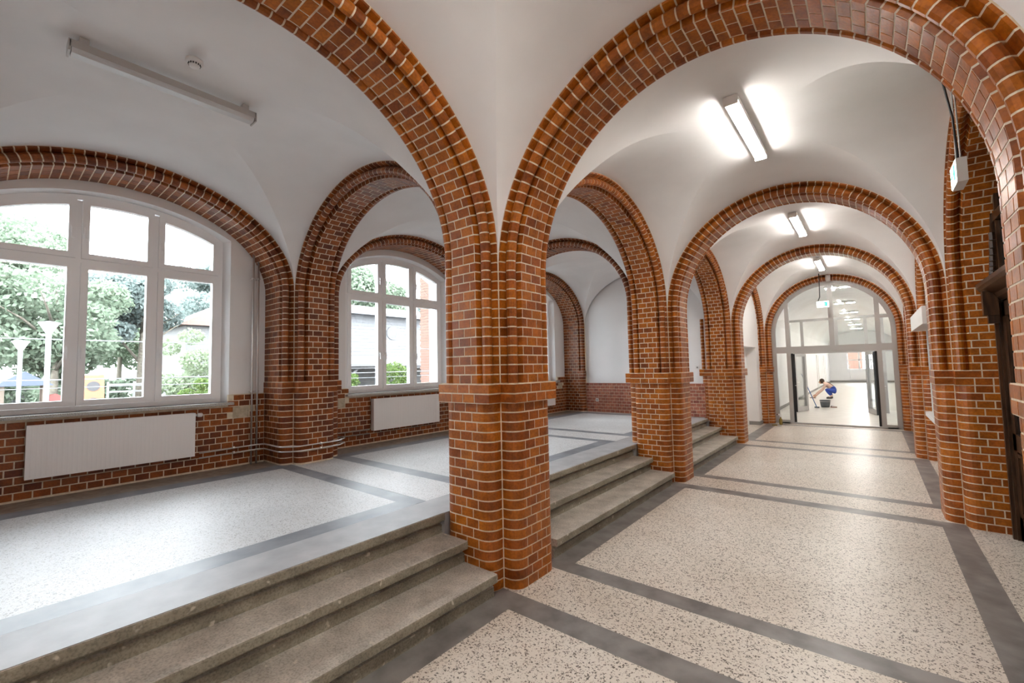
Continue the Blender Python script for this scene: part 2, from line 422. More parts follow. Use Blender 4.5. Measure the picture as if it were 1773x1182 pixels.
def arch_stations(a, b, n_target=CH):
    K = 720; pts = [(a*math.cos(PI*i/K), b*math.sin(PI*i/K)) for i in range(K+1)]
    cum = [0]
    for i in range(K): cum.append(cum[-1]+math.hypot(pts[i+1][0]-pts[i][0], pts[i+1][1]-pts[i][1]))
    n = max(1, round(cum[-1]/n_target))
    return pts, cum, n
def build_arch(name, label, cen, H, S, zc, a, b, single, w=W, far=True, mat='glazed_brick', group=None, parts=None, back=-0.33):
    """semi-elliptical brick arch: cen = horizontal centre of the s=0 plane, H in-plane direction, S through the thickness"""
    C = Vector((cen[0], cen[1], zc)); H = Vector((*H, 0)); S = Vector((*S, 0)); Z = Vector((0, 0, 1))
    root = thing(name, label, 'arch', (cen[0], cen[1], zc), group)
    pts, cum, n = arch_stations(a, b)
    tot = cum[-1]; K = len(pts)-1
    def at_len(l):
        l = min(max(l, 0), tot); lo, hi = 0, K
        while hi-lo > 1:
            m = (lo+hi)//2
            if cum[m] <= l: lo = m
            else: hi = m
        f = (l-cum[lo])/(cum[hi]-cum[lo]); t = PI*(lo+f)/K
        P = (a*math.cos(t), b*math.sin(t)); nx, nz = b*math.cos(t), a*math.sin(t); q = math.hypot(nx, nz)
        return P, (nx/q, nz/q)
    def world(l, s, p):
        P, nn = at_len(l); d = PR-p
        return H*(P[0]+nn[0]*d)+Z*(P[1]+nn[1]*d)+S*s
    mort = MB(); mp = mortar_poly('roll', w, far, back); nb = len(mp)
    NS = 48
    for i in range(NS+1):
        for (s, p) in mp: mort.v.append(tuple(world(tot*i/NS, s, p)))
    for i in range(NS):
        for k in range(nb):
            mort.f.append((i*nb+k, i*nb+(k+1) % nb, (i+1)*nb+(k+1) % nb, (i+1)*nb+k))
    joined = MB()
    cl = tot/n
    for i in range(n):
        l0, l1 = i*cl+JT, (i+1)*cl-JT
        one = single if not callable(single) else single(i/n)
        for poly in brick_polys('roll', w, far, i % 2):
            if one:
                bb = MB(); bb.prism(poly, lambda s, p: world(l0, s, p), lambda s, p: world(l1, s, p))
                c = sum((Vector(v) for v in bb.v), Vector())/len(bb.v)
                bb.v = [tuple(Vector(v)-c) for v in bb.v]
                me = raw_mesh('brick', bb.v, bb.f, mat); fixn(me)
                add('brick', me, root, c)
            else:
                joined.prism(poly, lambda s, p: world(l0, s, p), lambda s, p: world(l1, s, p))
    mort.build('mortar', 'mortar', root, fix=True)
    if joined.v:
        jo = joined.build('brickwork', mat, root, fix=True); jo['kind'] = 'stuff'
    return root

# ------------------------------------------------------------------ plan
XS = -0.82            # corridor-side seam of the arcade
XH = XS-W             # hall-side seam
XR = 2.215            # right wall seam
XW = -4.505           # window wall pier seam
XWALL = -5.10         # plaster plane of the window wall
HF = 0.523            # hall floor height
ZT = 33*CH            # springing of corridor cross arches
ZA0, ZA1 = 35*CH, 34*CH
ZH = 36*CH; ZW = 37*CH
def Y(k): return k*L  # near seam of pier k (pier 1 -> 0)
TC = (XS+XR)/2; TA = (XR-XS)/2-PR; TB = 1.395
HC = (XW+XH)/2; HA = (XH-XW)/2-PR; HB = 1.165
AA = (L-W)/2-PR; AB0, AB1 = 1.30, 1.28
WB = 1.085

# ---- piers of the arcade: indices -1 (behind the camera) to 3
pier_lab = {-1: 'brick arcade pier at the near end of the steps, behind the viewpoint', 0: 'nearest freestanding brick pier rising between the two flights of steps',
            1: 'second brick pier along the steps, behind the nearest one', 2: 'third brick pier, at the far end of the steps', 3: 'brick pier left of the glazed partition'}
for k in (-1, 0, 1, 2, 3):
    y0 = Y(k)
    E_ = Arm((XS, y0), (0, 1), (1, 0)); S_ = Arm((XS, y0), (-1, 0), (0, -1)); N_ = Arm((XS, y0+W), (-1, 0), (0, 1)); W_ = Arm((XH, y0), (0, 1), (-1, 0))
    zs = ZA0 if k <= 0 else ZA1; zn = ZA0 if k == -1 else ZA1
    arms = [E_, S_, N_, W_]; tops = [ZT, zs, zn, ZH]
    if k == -1: arms = [E_, N_, W_]; tops = [ZT, zn, ZH]
    if k == 3: arms = [E_, S_]; tops = [ZT, zs]
    sing = [(k in (0, 1)) and i < 2 for i in range(len(arms))]
    build_pier('brick_pier', pier_lab[k], (XH, XS, y0, y0+W), arms, tops, 0, 0.0, sing, group='arcade piers')
# ---- right wall piers
BP[0] = 0.006
right_lab = {-1: 'right wall brick pier behind the viewpoint', 0: 'brick wall pier at the right edge of the picture', 1: 'double brick wall pier beyond the dark wooden door',
             2: 'brick wall pier beyond the white shutter box', 3: 'brick wall pier right of the glazed partition'}
RD = 0.53
for k in (-1, 0, 1, 2, 3):
    y0 = Y(k)
    W2 = Arm((XR, y0), (0, 1), (-1, 0)); S2 = Arm((XR, y0), (1, 0), (0, -1), RD, False); N2 = Arm((XR, y0+W), (1, 0), (0, 1), RD, False)
    zs = ZA0 if k <= 0 else ZA1; zn = ZA0 if k == -1 else ZA1
    arms = [W2, S2, N2]; tops = [ZT, zs, zn]
    if k == -1: arms = [W2, N2]; tops = [ZT, zn]
    if k == 3: arms = [W2, S2]; tops = [ZT, zs]
    sing = [(k in (0, 1) and i == 0) or (k == 1 and i == 1) for i in range(len(arms))]
    build_pier('brick_wall_pier', right_lab[k], (XR, XR+RD, y0, y0+W), arms, tops, 0, 0.0, sing, group='right wall piers')
# ---- window wall piers
BP[0] = 0.010
win_lab = {-1: 'window wall brick pier at the near end of the hall', 0: 'brick wall pier between the two large windows, wrapped by chrome pipes', 1: 'brick wall pier between the second and third window',
           2: 'brick corner pier beside the hall end wall'}
WD = 0.58
for k in (-1, 0, 1, 2):
    y0 = Y(k)
    E2 = Arm((XW, y0), (0, 1), (1, 0)); S2 = Arm((XW, y0), (-1, 0), (0, -1), WD, False); N2 = Arm((XW, y0+W), (-1, 0), (0, 1), WD, False)
    arms = [E2, S2, N2]; tops = [ZH, ZW, ZW]
    if k == -1: arms = [E2, N2]; tops = [ZH, ZW]
    if k == 2: arms = [S2]; tops = [ZW]
    sing = [k == 0 and i < 2 for i in range(len(arms))]
    build_pier('brick_window_pier', win_lab[k], (XWALL-0.1, XW, y0, y0+W), arms, tops, 7, HF, sing, mat='wall_brick', group='window wall piers')

# ---- arches
ordn = {-1: 'behind the viewpoint', 0: 'nearest, springing from the nearest pier', 1: 'second from the viewpoint', 2: 'third, in front of the glazed partition', 3: 'framing the glazed partition'}
for k in (-1, 0, 1, 2, 3):
    build_arch('cross_arch', 'brick cross arch over the corridor, '+ordn[k], (TC, Y(k)), (1, 0), (0, 1), ZT, TA, TB, k in (0, 1), group='corridor cross arches')
arc_lab = {-1: 'large brick arcade arch above the near flight of steps', 0: 'brick arcade arch above the second flight of steps', 1: 'brick arcade arch above the farthest flight of steps', 2: 'brick arcade arch around the white side passage'}
for k in (-1, 0, 1, 2):
    yc = Y(k)+W+(L-W)/2
    build_arch('arcade_arch', arc_lab[k], (XS, yc), (0, 1), (-1, 0), ZA0 if k == -1 else ZA1, AA, AB0 if k == -1 else AB1, k in (-1, 0), group='arcade arches')
rw_lab = {-1: 'brick wall arch at the right side behind the viewpoint', 0: 'brick wall arch around the dark wooden door', 1: 'brick wall arch above the white shutter box', 2: 'brick wall arch at the right nearest the glazed partition'}
for k in (-1, 0, 1, 2):
    yc = Y(k)+W+(L-W)/2
    build_arch('wall_arch', rw_lab[k], (XR, yc), (0, 1), (1, 0), ZA0 if k == -1 else ZA1, AA, AB0 if k == -1 else AB1, (lambda t: t > 0.5) if k == 0 else False, w=RD, far=False, group='right wall arches')
wa_lab = {-1: 'brick arch framing the large near window', 0: 'brick arch framing the second window', 1: 'brick arch framing the third window'}
for k in (-1, 0, 1):
    yc = Y(k)+W+(L-W)/2
    build_arch('window_arch', wa_lab[k], (XW, yc), (0, 1), (-1, 0), ZW, AA, WB, (lambda t: t > 0.2) if k == -1 else False, w=WD, far=False, mat='wall_brick', group='window arches')
ha_lab = {-1: 'brick hall arch at the near end', 0: 'brick hall arch rising from the pier between the windows', 1: 'brick hall arch in front of the third window'}
for k in (-1, 0, 1):
    build_arch('hall_arch', ha_lab[k], (HC, Y(k)), (1, 0), (0, 1), ZH, HA, HB, k == 0, mat='wall_brick', group='hall cross arches')

# ------------------------------------------------------------------ vaults
def vault(name, label, xl, xr, y0, y1, PL, PRt, P0, P1):
    """PL etc: (spring z, rise) of the arch on each side"""
    xc, yc = (xl+xr)/2, (y0+y1)/2; hx, hy = (xr-xl)/2, (y1-y0)/2
    NN = 26; MU = 10
    crown = max(q[0]+q[1] for q in (PL, PRt, P0, P1))+0.01
    z_of = lambda q, t: q[0]+q[1]*math.sin(t)
    def G(qa, qb, t):
        w_ = math.sin(t)**6
        return (1-w_)*max(z_of(qa, t), z_of(qb, t))+w_*crown
    mb = MB()
    def web(side):
        base = len(mb.v)
        for m_ in range(2*NN+1):
            ph = PI*m_/(2*NN); t = ph if ph <= PI/2 else PI-ph
            near = ph <= PI/2
            for u in range(MU+1):
                f = u/MU
                if side in 'LR':
                    q = PL if side == 'L' else PRt; y = yc-hy*math.cos(ph); g = G(q, P0 if near else P1, t)
                    d = hx*(1-math.cos(t))*f; x = xl+d if side == 'L' else xr-d
                else:
                    q = P0 if side == '0' else P1; x = xc-hx*math.cos(ph); g = G(q, PL if near else PRt, t)
                    d = hy*(1-math.cos(t))*f; y = y0+d if side == '0' else y1-d
                z = z_of(q, t)*(1-f)+g*f
                mb.v.append((x, y, z))
        for m_ in range(2*NN):
            for u in range(MU):
                a = base+m_*(MU+1)+u
                mb.f.append((a, a+1, a+MU+2, a+MU+1))
    for s in 'LR01': web(s)
    o = mb.build(name, 'plaster', smooth=True)
    return struct(o, label, 'vault')
qT = (ZT, TB+PR); qA0 = (ZA0, AB0+PR); qA1 = (ZA1, AB1+PR); qH = (ZH, HB+PR); qW = (ZW, WB+PR)
cl_lab = {-1: 'white groin vault over the near corridor bay', 0: 'white groin vault over the corridor bay with the first lit lamp', 1: 'white groin vault over the corridor bay with the second lit lamp', 2: 'white groin vault before the glazed partition'}
n = 1
for k in (-1, 0, 1, 2):
    qa = qA0 if k == -1 else qA1
    vault('ceiling_%d' % n, cl_lab[k], XS, XR, Y(k)+W, Y(k+1), qa, qa, qT, qT); n += 1
hl_lab = {-1: 'white groin vault over the near hall bay with the unlit lamp', 0: 'white groin vault over the second hall bay', 1: 'white groin vault over the last hall bay'}
for k in (-1, 0, 1):
    qa = qA0 if k == -1 else qA1
    vault('ceiling_%d' % n, hl_lab[k], XW, XH, Y(k)+W, Y(k+1), qW, qa, qH, qH); n += 1
# roof slab above all vaults, keeps daylight out of the building
struct(MB().box(-5.6, 3.2, -4.6, 12.4, 4.6, 4.8).build('ceiling_slab', 'plaster'), 'roof slab above the vaults', 'roof')

# ------------------------------------------------------------------ walls
def opening_poly(yc, hw, z0, zc, R, nseg=24):
    """arched opening outline, counter-clockwise in (y, z)"""
    a0 = math.asin(hw/R)
    return [(yc-hw, z0), (yc+hw, z0)] + [(yc+R*math.sin(a0-2*a0*i/nseg), zc+R*math.cos(a0-2*a0*i/nseg)) for i in range(nseg+1)]
WR, WZC, WHW, WZ0 = 2.325, 1.50, 1.118, 1.37
def wall_with_window(name, yc, ya, yb, z0, z1, mat):
    poly = opening_poly(yc, WHW, WZ0, WZC, WR)
    # inner opening at the frame is a little smaller (splayed reveal)
    mb = MB()
    top = poly[2:]
    for X, flip in ((XWALL, False), (-5.60, True)):
        b = MB()
        b.add([(X, ya, z0), (X, yb, z0), (X, yb, WZ0), (X, ya, WZ0)], [(0, 1, 2, 3)])
        b.add([(X, ya, WZ0), (X, yc-WHW, WZ0), (X, yc-WHW, z1), (X, ya, z1)], [(0, 1, 2, 3)])
        b.add([(X, yc+WHW, WZ0), (X, yb, WZ0), (X, yb, z1), (X, yc+WHW, z1)], [(0, 1, 2, 3)])
        for (p, q) in zip(top[:-1], top[1:]):
            b.add([(X, p[0], p[1]), (X, p[0], z1), (X, q[0], z1), (X, q[0], q[1])], [(0, 1, 2, 3)])
        mb.add(b.v, b.f)
    nP = len(poly)
    for i in range(nP):
        p, q = poly[i], poly[(i+1) % nP]
        def sh(pt, k):
            return (yc+(pt[0]-yc)*k, pt[1])
        mb.add([(XWALL, *p), (XWALL, *q), (-5.235, *sh(q, 0.955)), (-5.235, *sh(p, 0.955))], [(0, 1, 2, 3)])
        mb.add([(-5.235, *sh(p, 0.955)), (-5.235, *sh(q, 0.955)), (-5.60, *sh(q, 0.955)), (-5.60, *sh(p, 0.955))], [(0, 1, 2, 3)])
    o = mb.build(name, mat)
    return struct(o, 'white plaster wall with arched window opening in the '+{-1.701: 'near', 2.211: 'second', 6.123: 'third'}[yc]+' hall bay', 'wall')
for i, yc in enumerate(WCEN):
    wall_with_window('wall_window_%d' % (i+1), yc, yc-L/2, yc+L/2, 0.0, 4.7, 'smooth_white_wall')
# hall end wall + near walls + right recess walls
struct(MB().box(-5.6, XH, 7.86, 8.1, 0.0, 4.7).build('wall_hall_end', 'smooth_white_wall'), 'white end wall of the raised hall above a brick dado', 'wall')
struct(MB().box(-5.6, 3.2, -4.2, -3.93, 0.0, 4.7).build('wall_near', 'smooth_white_wall'), 'white wall closing the corridor behind the viewpoint', 'wall')
struct(MB().box(2.55, 2.9, -4.0, -0.0, 0.0, 4.7).build('wall_right_near', 'smooth_white_wall'), 'white recessed wall on the near right', 'wall')
struct(MB().box(2.62, 2.9, 0.0, 4.2, 0.0, 4.7).build('wall_right_door', 'smooth_white_wall'), 'wall behind the dark wooden door', 'wall')
struct(MB().box(2.55, 2.9, 4.2, 12.3, 0.0, 4.7).build('wall_right_far', 'smooth_white_wall'), 'white recessed wall beyond the wooden door', 'wall')
# side passage wall in the last bay, with an opening
pw = MB()
px = -0.96
pw.box(px-0.28, px, 8.50, 9.55, 0, 4.7).box(px-0.28, px, 11.2, 11.588, 0, 4.7).box(px-0.28, px, 9.55, 11.2, 2.17, 4.7)
struct(pw.build('wall_passage', 'smooth_white_wall'), 'white wall with a doorway beside the third pier', 'wall')
struct(MB().box(px-0.30, px-0.26, 9.5, 11.25, 0.0, 2.2).build('door_1', 'smooth_white_wall'), 'white door leaf in the side passage', 'door')
struct(MB().box(px, px+0.02, 11.2, 11.74, 0, 0.10).box(px-0.26, px, 11.19, 11.205, 0, 0.1).build('baseboard_passage', 'baseboard_grey'), 'grey skirting of the side passage', 'skirting')

# ------------------------------------------------------------------ brick dado under the windows
def dado(name, label, yc, single):
    root = sempty(name, label, 'dado', (-5.05, yc, HF))
    ya, yb = yc-(AA+0.0), yc+(AA+0.0)
    mort = MB().box(XWALL-0.0+5.05, -0.004, ya-yc, yb-yc, 0, 1.335-HF)
    mort.box(XWALL+5.05, -0.004, ya-yc, -1.10, 1.335-HF, 19*CH-HF+0.004).box(XWALL+5.05, -0.004, 1.10, yb-yc, 1.335-HF, 19*CH-HF+0.004)
    mort.build('mortar', 'mortar', root)
    joined = MB(); bl = 0.1285*1.0; cache = {}
    for k in range(7, 19):
        za, zb = k*CH+JT-HF, (k+1)*CH-JT-HF
        stretch = 0.132
        y = ya-yc+(0.0 if k % 2 else -stretch/2)
        while y < yb-yc-0.01:
            e = min(y+stretch, yb-yc); s0 = max(y, ya-yc)
            y += stretch
            if e-s0 < 0.03: continue
            mid = (e+s0)/2
            if k >= 17 and abs(mid) < 1.12: continue
            if k in (15, 16) and 1.14 < abs(mid) < 1.36: continue
            z1 = zb if not (k == 16 and abs(mid) < 1.12) else min(zb, 1.33-HF)
            w2 = (e-s0)/2-JT; hh = (z1-za)/2
            if single:
                key = (round(w2, 3), round(hh, 3))
                if key not in cache:
                    cache[key] = raw_mesh('brick', *(lambda b: (b.v, b.f))(MB().box(-0.03, 0.0, -w2, w2, -hh, hh)), 'wall_brick')
                add('brick', cache[key], root, (random.uniform(-0.0012, 0.0012), mid, (za+z1)/2))
            else: joined.box(-0.03, 0, mid-w2, mid+w2, za, z1)
    if joined.v: joined.build('brickwork', 'wall_brick', root)['kind'] = 'stuff'
    for sgn in (-1, 1):
        b = MB().box(-0.04, 0.004, 1.155, 1.345, 15*CH-HF+0.004, 17*CH-HF-0.004) if sgn > 0 else MB().box(-0.04, 0.004, -1.345, -1.155, 15*CH-HF+0.004, 17*CH-HF-0.004)
        b.build('sandstone_block', 'sandstone', root)
    return root
dado('wall_dado_1', 'brick dado below the large near window', WCEN[0], True)
dado('wall_dado_2', 'brick dado below the second window', WCEN[1], True)
dado('wall_dado_3', 'brick dado below the third window', WCEN[2], False)
# dado on the hall end wall
er = sempty('wall_dado_4', 'pinkish brick dado along the hall end wall', 'dado', (-2.9, 7.83, HF))
MB().box(-2.1, 1.55, 0.004, 0.03, 0, 1.275-HF).build('mortar', 'mortar', er)
jb = MB(); z = HF+0.005; row = 0
while z < 1.26:
    x = -2.1-(0.066 if row % 2 else 0)
    while x < 1.55:
        a_, b_ = max(x, -2.1)+0.005, min(x+0.132, 1.55)-0.005
        if b_-a_ > 0.02: jb.box(a_, b_, 0, 0.03, z-HF, z-HF+CH-0.011)
        x += 0.132
    z += CH; row += 1
jb.build('brickwork', 'pink_brick', er)['kind'] = 'stuff'

# ------------------------------------------------------------------ floors
def slab(name, x0, x1, y0, y1, ztop, mat, parent, th=0.06):
    c = Vector(((x0+x1)/2, (y0+y1)/2, ztop)); p = parent.location
    return MB().box(x0-c.x, x1-c.x, y0-c.y, y1-c.y, -th, 0).build(name, mat, parent, loc=c-p)
fl = sempty('floor', 'speckled cream terrazzo corridor floor divided by dark strips', 'floor', (0.7, 4, 0))
XA, XRR, XR2 = -0.593, 2.02, 2.222
YA, YB, YC_, YD = -0.225, -0.011, 0.522, 0.706
for k in (-1, 0, 1, 2):
    y0 = Y(k); y1 = Y(k+1)
    slab('terrazzo_panel', XA, XRR, y0+YD, y1+YA, 0, 'terrazzo', fl)
    slab('dark_strip', XA, XRR, y1+YA, y1+YB, 0, 'dark_strip', fl)
    slab('dark_strip', XA, XRR, y0+YC_, y0+YD, 0, 'dark_strip', fl)
    slab('dark_strip', -0.86, XA, y0+YC_, y1+YB, 0, 'dark_strip', fl)
    slab('dark_strip', XRR, XR2, y0+YC_, y1+YB, 0, 'dark_strip', fl)
    slab('terrazzo_panel', XR2, 2.62, y0+YC_, y1+YB, 0, 'terrazzo', fl)
for k in (-1, 0, 1, 2, 3):
    slab('terrazzo_panel', XS, XR2, Y(k)+YB, Y(k)+YC_, 0, 'terrazzo', fl)
slab('terrazzo_panel', XS, 2.6, -4.2, Y(-1)+YB, 0, 'terrazzo', fl)
slab('terrazzo_panel', -1.6, -0.86, 8.3, 11.75, 0, 'terrazzo', fl)
hf = sempty('floor_hall', 'pale glossy terrazzo floor of the raised hall with grey strips', 'floor', (-3, 2, HF))
HX = (-4.60, -4.351, -1.953, -1.738)
for k in (-1, 0, 1):
    y0 = Y(k); y1 = Y(k+1); ye = y1+YB if k < 1 else 7.86
    slab('terrazzo_panel', HX[1], HX[2], y0+0.729, y1-0.206 if k < 1 else 7.4, HF, 'hall_terrazzo', hf)
    if k < 1: slab('dark_strip', HX[1], HX[2], y1-0.206, y1-0.027, HF, 'hall_strip', hf)
    else:
        slab('dark_strip', HX[1], HX[2], 7.4, 7.6, HF, 'hall_strip', hf); slab('terrazzo_panel', -5.1, HX[3], 7.6, 7.86, HF, 'hall_terrazzo', hf)
    slab('dark_strip', HX[1], HX[2], y0+0.533, y0+0.729, HF, 'hall_strip', hf)
    e2 = y1-0.023 if k < 1 else 7.6
    slab('dark_strip', HX[0], HX[1], y0+0.533, e2, HF, 'hall_strip', hf)
    slab('dark_strip', HX[2], HX[3]-0.005, y0+0.533, e2, HF, 'hall_strip', hf)
    slab('wall_border', -5.1, HX[0], y0+0.4, y1+0.0, HF, 'wall_border', hf)
for k in (-1, 0, 1):
    slab('terrazzo_panel', -4.6, HX[3], Y(k)-0.023, Y(k)+0.533, HF, 'hall_terrazzo', hf)
    slab('landing_slab', HX[3], XH, Y(k)-0.147, Y(k)+W+0.147, HF, 'landing_stone', hf)
slab('terrazzo_panel', -5.1, HX[3], -4.2, Y(-1)-0.023, HF, 'hall_terrazzo', hf)
slab('landing_slab', HX[3], XH, -4.2, Y(-1)-0.145, HF, 'landing_stone', hf)

fo = MB().box(-5.6, HX[3], -4.2, 8.1, -0.4, HF-0.06)
for k in (-1, 0, 1, 2): fo.box(HX[3], XH, Y(k)-0.147, Y(k)+W+0.147, -0.4, HF-0.06)
struct(fo.build('floor_hall_base', 'landing_stone'), 'masonry base below the raised hall floor', 'floor')
struct(MB().box(-1.74, 3.2, -4.2, 12.3, -0.4, -0.06).build('floor_base', 'landing_stone'), 'base below the corridor floor', 'floor')

# ------------------------------------------------------------------ steps between the piers
st_lab = {-1: 'worn stone steps in the foreground left of the nearest pier', 0: 'stone steps between the nearest and the second pier', 1: 'stone steps between the second and the third pier'}
R3 = HF/3
for k in (-1, 0, 1):
    ya, yb = Y(k)+W+PR+0.002, Y(k+1)-PR-0.002
    yc = (ya+yb)/2; h2 = (yb-ya)/2
    root = thing('stone_steps', st_lab[k], 'steps', (-1.1, yc, 0), 'flights of three steps')
    noses = (-0.757, -1.075, -1.345)
    for i, xn in enumerate(noses):
        zt, zb = (i+1)*R3, i*R3
        back = (noses[i+1]-0.06) if i < 2 else HX[3]
        prof = [(xn-0.012, zt), (xn-0.003, zt-0.004), (xn, zt-0.013), (xn, zt-0.058), (xn-0.004, zt-0.064), (xn-0.030, zt-0.068), (xn-0.062, zt-0.072), (xn-0.062, zt-0.100), (xn-0.042, zt-0.106), (xn-0.038, zb-0.001), (back, zb-0.001), (back, zt)]
        off = root.location
        b = MB(); b.prism(prof, lambda x, z: (x-off.x, -h2, z), lambda x, z: (x-off.x, h2, z))
        so = b.build('step', 'step_stone', root, fix=True)
        so.data.materials.append(M['stained_shaded_riser'])
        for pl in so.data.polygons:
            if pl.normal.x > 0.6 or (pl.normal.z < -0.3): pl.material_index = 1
    # pale landing slab on the top step
    b = MB().box(HX[3]+1.1, -1.353+1.1, -h2, h2, HF-0.012, HF+0.0015)
    b.build('landing_slab', 'landing_stone', root)

# ------------------------------------------------------------------ windows
def sash_poly(y0, y1, z0, z1=None, arc=None, n=10):
    """outline in (y, z); arc = (yc, zc, R) for an arched head"""
    if arc is None: return [(y0, z0), (y1, z0), (y1, z1), (y0, z1)]
    yc, zc, R = arc
    return [(y0, z0), (y1, z0)] + [(y1+(y0-y1)*i/n, zc+math.sqrt(max(R*R-(y1+(y0-y1)*i/n-yc)**2, 0.0))) for i in range(n+1)]
def inset(y0, y1, z0, z1, arc, w, n=10):
    return sash_poly(y0+w, y1-w, z0+w, None if arc else z1-w, (arc[0], arc[1], arc[2]-w) if arc else None, n)
wl = ['white three-light arched window above the long radiator', 'white three-light arched window right of the pipe-wrapped pier', 'white arched window mostly hidden behind the nearest pier']
for wi, yc in enumerate(WCEN):
    root = sempty('window_%d' % (wi+1), wl[wi], 'window', (-5.27, yc, WZ0))
    off = Vector((-5.27, yc, WZ0))
    X0, X1 = 0.035, -0.035
    f0 = lambda y, z: (X0, y, z-WZ0); f1 = lambda y, z: (X1, y, z-WZ0)
    hw = 1.065; arcF = (0, WZC, WR-0.01); 
    fr = MB(); fr.ring(sash_poly(-hw, hw, WZ0, None, arcF, 16), inset(-hw, hw, WZ0, None, arcF, 0.055, 16), f0, f1)
    fr.build('frame', 'window_white', root, fix=True)
    TR = 3.04; mm = 0.342
    mb = MB()
    for s in (-mm, mm): mb.box(X1, X0, s-0.022, s+0.022, 0.055, 3.72-WZ0)
    mb.build('mullion', 'window_white', root)
    MB().box(X1, X0+0.001, -hw+0.05, hw-0.05, TR-0.022-WZ0, TR+0.022-WZ0).build('transom', 'window_white', root)
    cols = [(-hw+0.058, -mm-0.024), (-mm+0.024, mm-0.024), (mm+0.024, hw-0.058)]
    g0 = lambda y, z: (X0+0.02, y, z-WZ0); g1 = lambda y, z: (X1+0.01, y, z-WZ0)
    for ci, (a, b) in enumerate(cols):
        for upper in (False, True):
            z0, z1 = (TR+0.024, None) if upper else (WZ0+0.058, TR-0.024)
            arc = (0, WZC, WR-0.068) if upper else None
            w_ = 0.062
            o = MB().ring(sash_poly(a, b, z0, z1, arc), inset(a, b, z0, z1, arc, w_), g0, g1).build('sash', 'window_white', root, fix=True)
            ip = inset(a, b, z0, z1, arc, w_-0.008)
            MB().prism(ip, lambda y, z: (0.0, y, z-WZ0), lambda y, z: (-0.004, y, z-WZ0)).build('pane', 'window_glass', o, fix=True)
            # handle
            hy = b-0.03 if ci == 0 else a+0.03; hz = (z0+0.32 if upper else z0+0.62)-WZ0
            MB().box(X0+0.02, X0+0.032, hy-0.013, hy+0.013, hz-0.035, hz+0.035).box(X0+0.03, X0+0.06, hy-0.008, hy+0.008, hz-0.012, hz+0.012).box(X0+0.05, X0+0.065, hy-0.010, hy+0.010, hz-0.105, hz+0.012).build('handle', 'window_white', o)
    # stone sill
    MB().box(0.035, 0.295, -1.145, 1.145, -0.034, 0.0).build('sill', 'sill_stone', root)

# ------------------------------------------------------------------ radiators
def radiator(label, yc, half):
    root = thing('radiator', label, 'radiator', (-4.975, yc, 0.745), 'hall radiators')
    z1 = 0.525; x0, x1 = -0.045, 0.045
    n_ = int(half*2/0.036); b = MB(); ws = 2*half/n_
    # profiled front
    ptsY = []
    for i in range(n_):
        y = -half+i*ws; ptsY += [(y, 0.0), (y+ws*0.28, 0.0), (y+ws*0.42, -0.0012), (y+ws*0.86, -0.0012)]
    ptsY.append((half, 0.0))
    nb = len(ptsY); vs = []
    for z in (0.018, z1-0.018):
        for (y, d) in ptsY: vs.append((x1-0.004+d, y, z))
    b.add(vs, [(i, i+1, nb+i+1, nb+i) for i in range(nb-1)])
    b.build('front_panel', 'radiator_white', root)
    f = MB(); f.box(x1-0.012, x1, -half, half, 0, 0.02).box(x1-0.012, x1, -half, half, z1-0.02, z1).box(x1-0.014, x1-0.002, -half, -half+0.016, 0, z1).box(x1-0.014, x1-0.002, half-0.016, half, 0, z1)
    f.build('panel_rim', 'radiator_white', root)
    MB().box(x0, x0+0.012, -half, half, 0.0, z1).build('back_panel', 'radiator_white', root)
    MB().box(x0, x1-0.006, -half, -half+0.003, 0.0, z1).build('side_cover', 'radiator_white', root)
    MB().box(x0, x1-0.006, half-0.003, half, 0.0, z1).build('side_cover', 'radiator_white', root)
    g = MB()
    for i in range(int(half*2/0.05)): g.box(x0, x1-0.004, -half+0.03+i*0.05, -half+0.036+i*0.05, z1-0.012, z1-0.002)
    g.build('top_grille', 'radiator_white', root)
    v = MB(); v.tube([(0.0, half, z1-0.03), (0.0, half+0.03, z1-0.03)], 0.014); v.build('valve', 'chrome', root, smooth=True)
    v = MB(); v.tube([(0.0, half+0.03, z1-0.03), (0.0, half+0.045, z1-0.03), (0.0, half+0.075, z1-0.03), (0.0, half+0.082, z1-0.03)], [0.022, 0.026, 0.026, 0.018], 12); v.build('thermostat_knob', 'radiator_white', root, smooth=True)
    for z in (0.1, z1-0.1):
        MB().box(-0.075, x0, -half+0.2, -half+0.24, z-0.02, z+0.02).box(-0.075, x0, half-0.24, half-0.2, z-0.02, z+0.02).build('bracket', 'radiator_white', root)
    return root
radiator('long white panel radiator below the large near window', -1.69, 0.70)
radiator('white panel radiator below the second window', 2.23, 0.72)
radiator('white radiator edge below the third window', 6.25, 0.70)

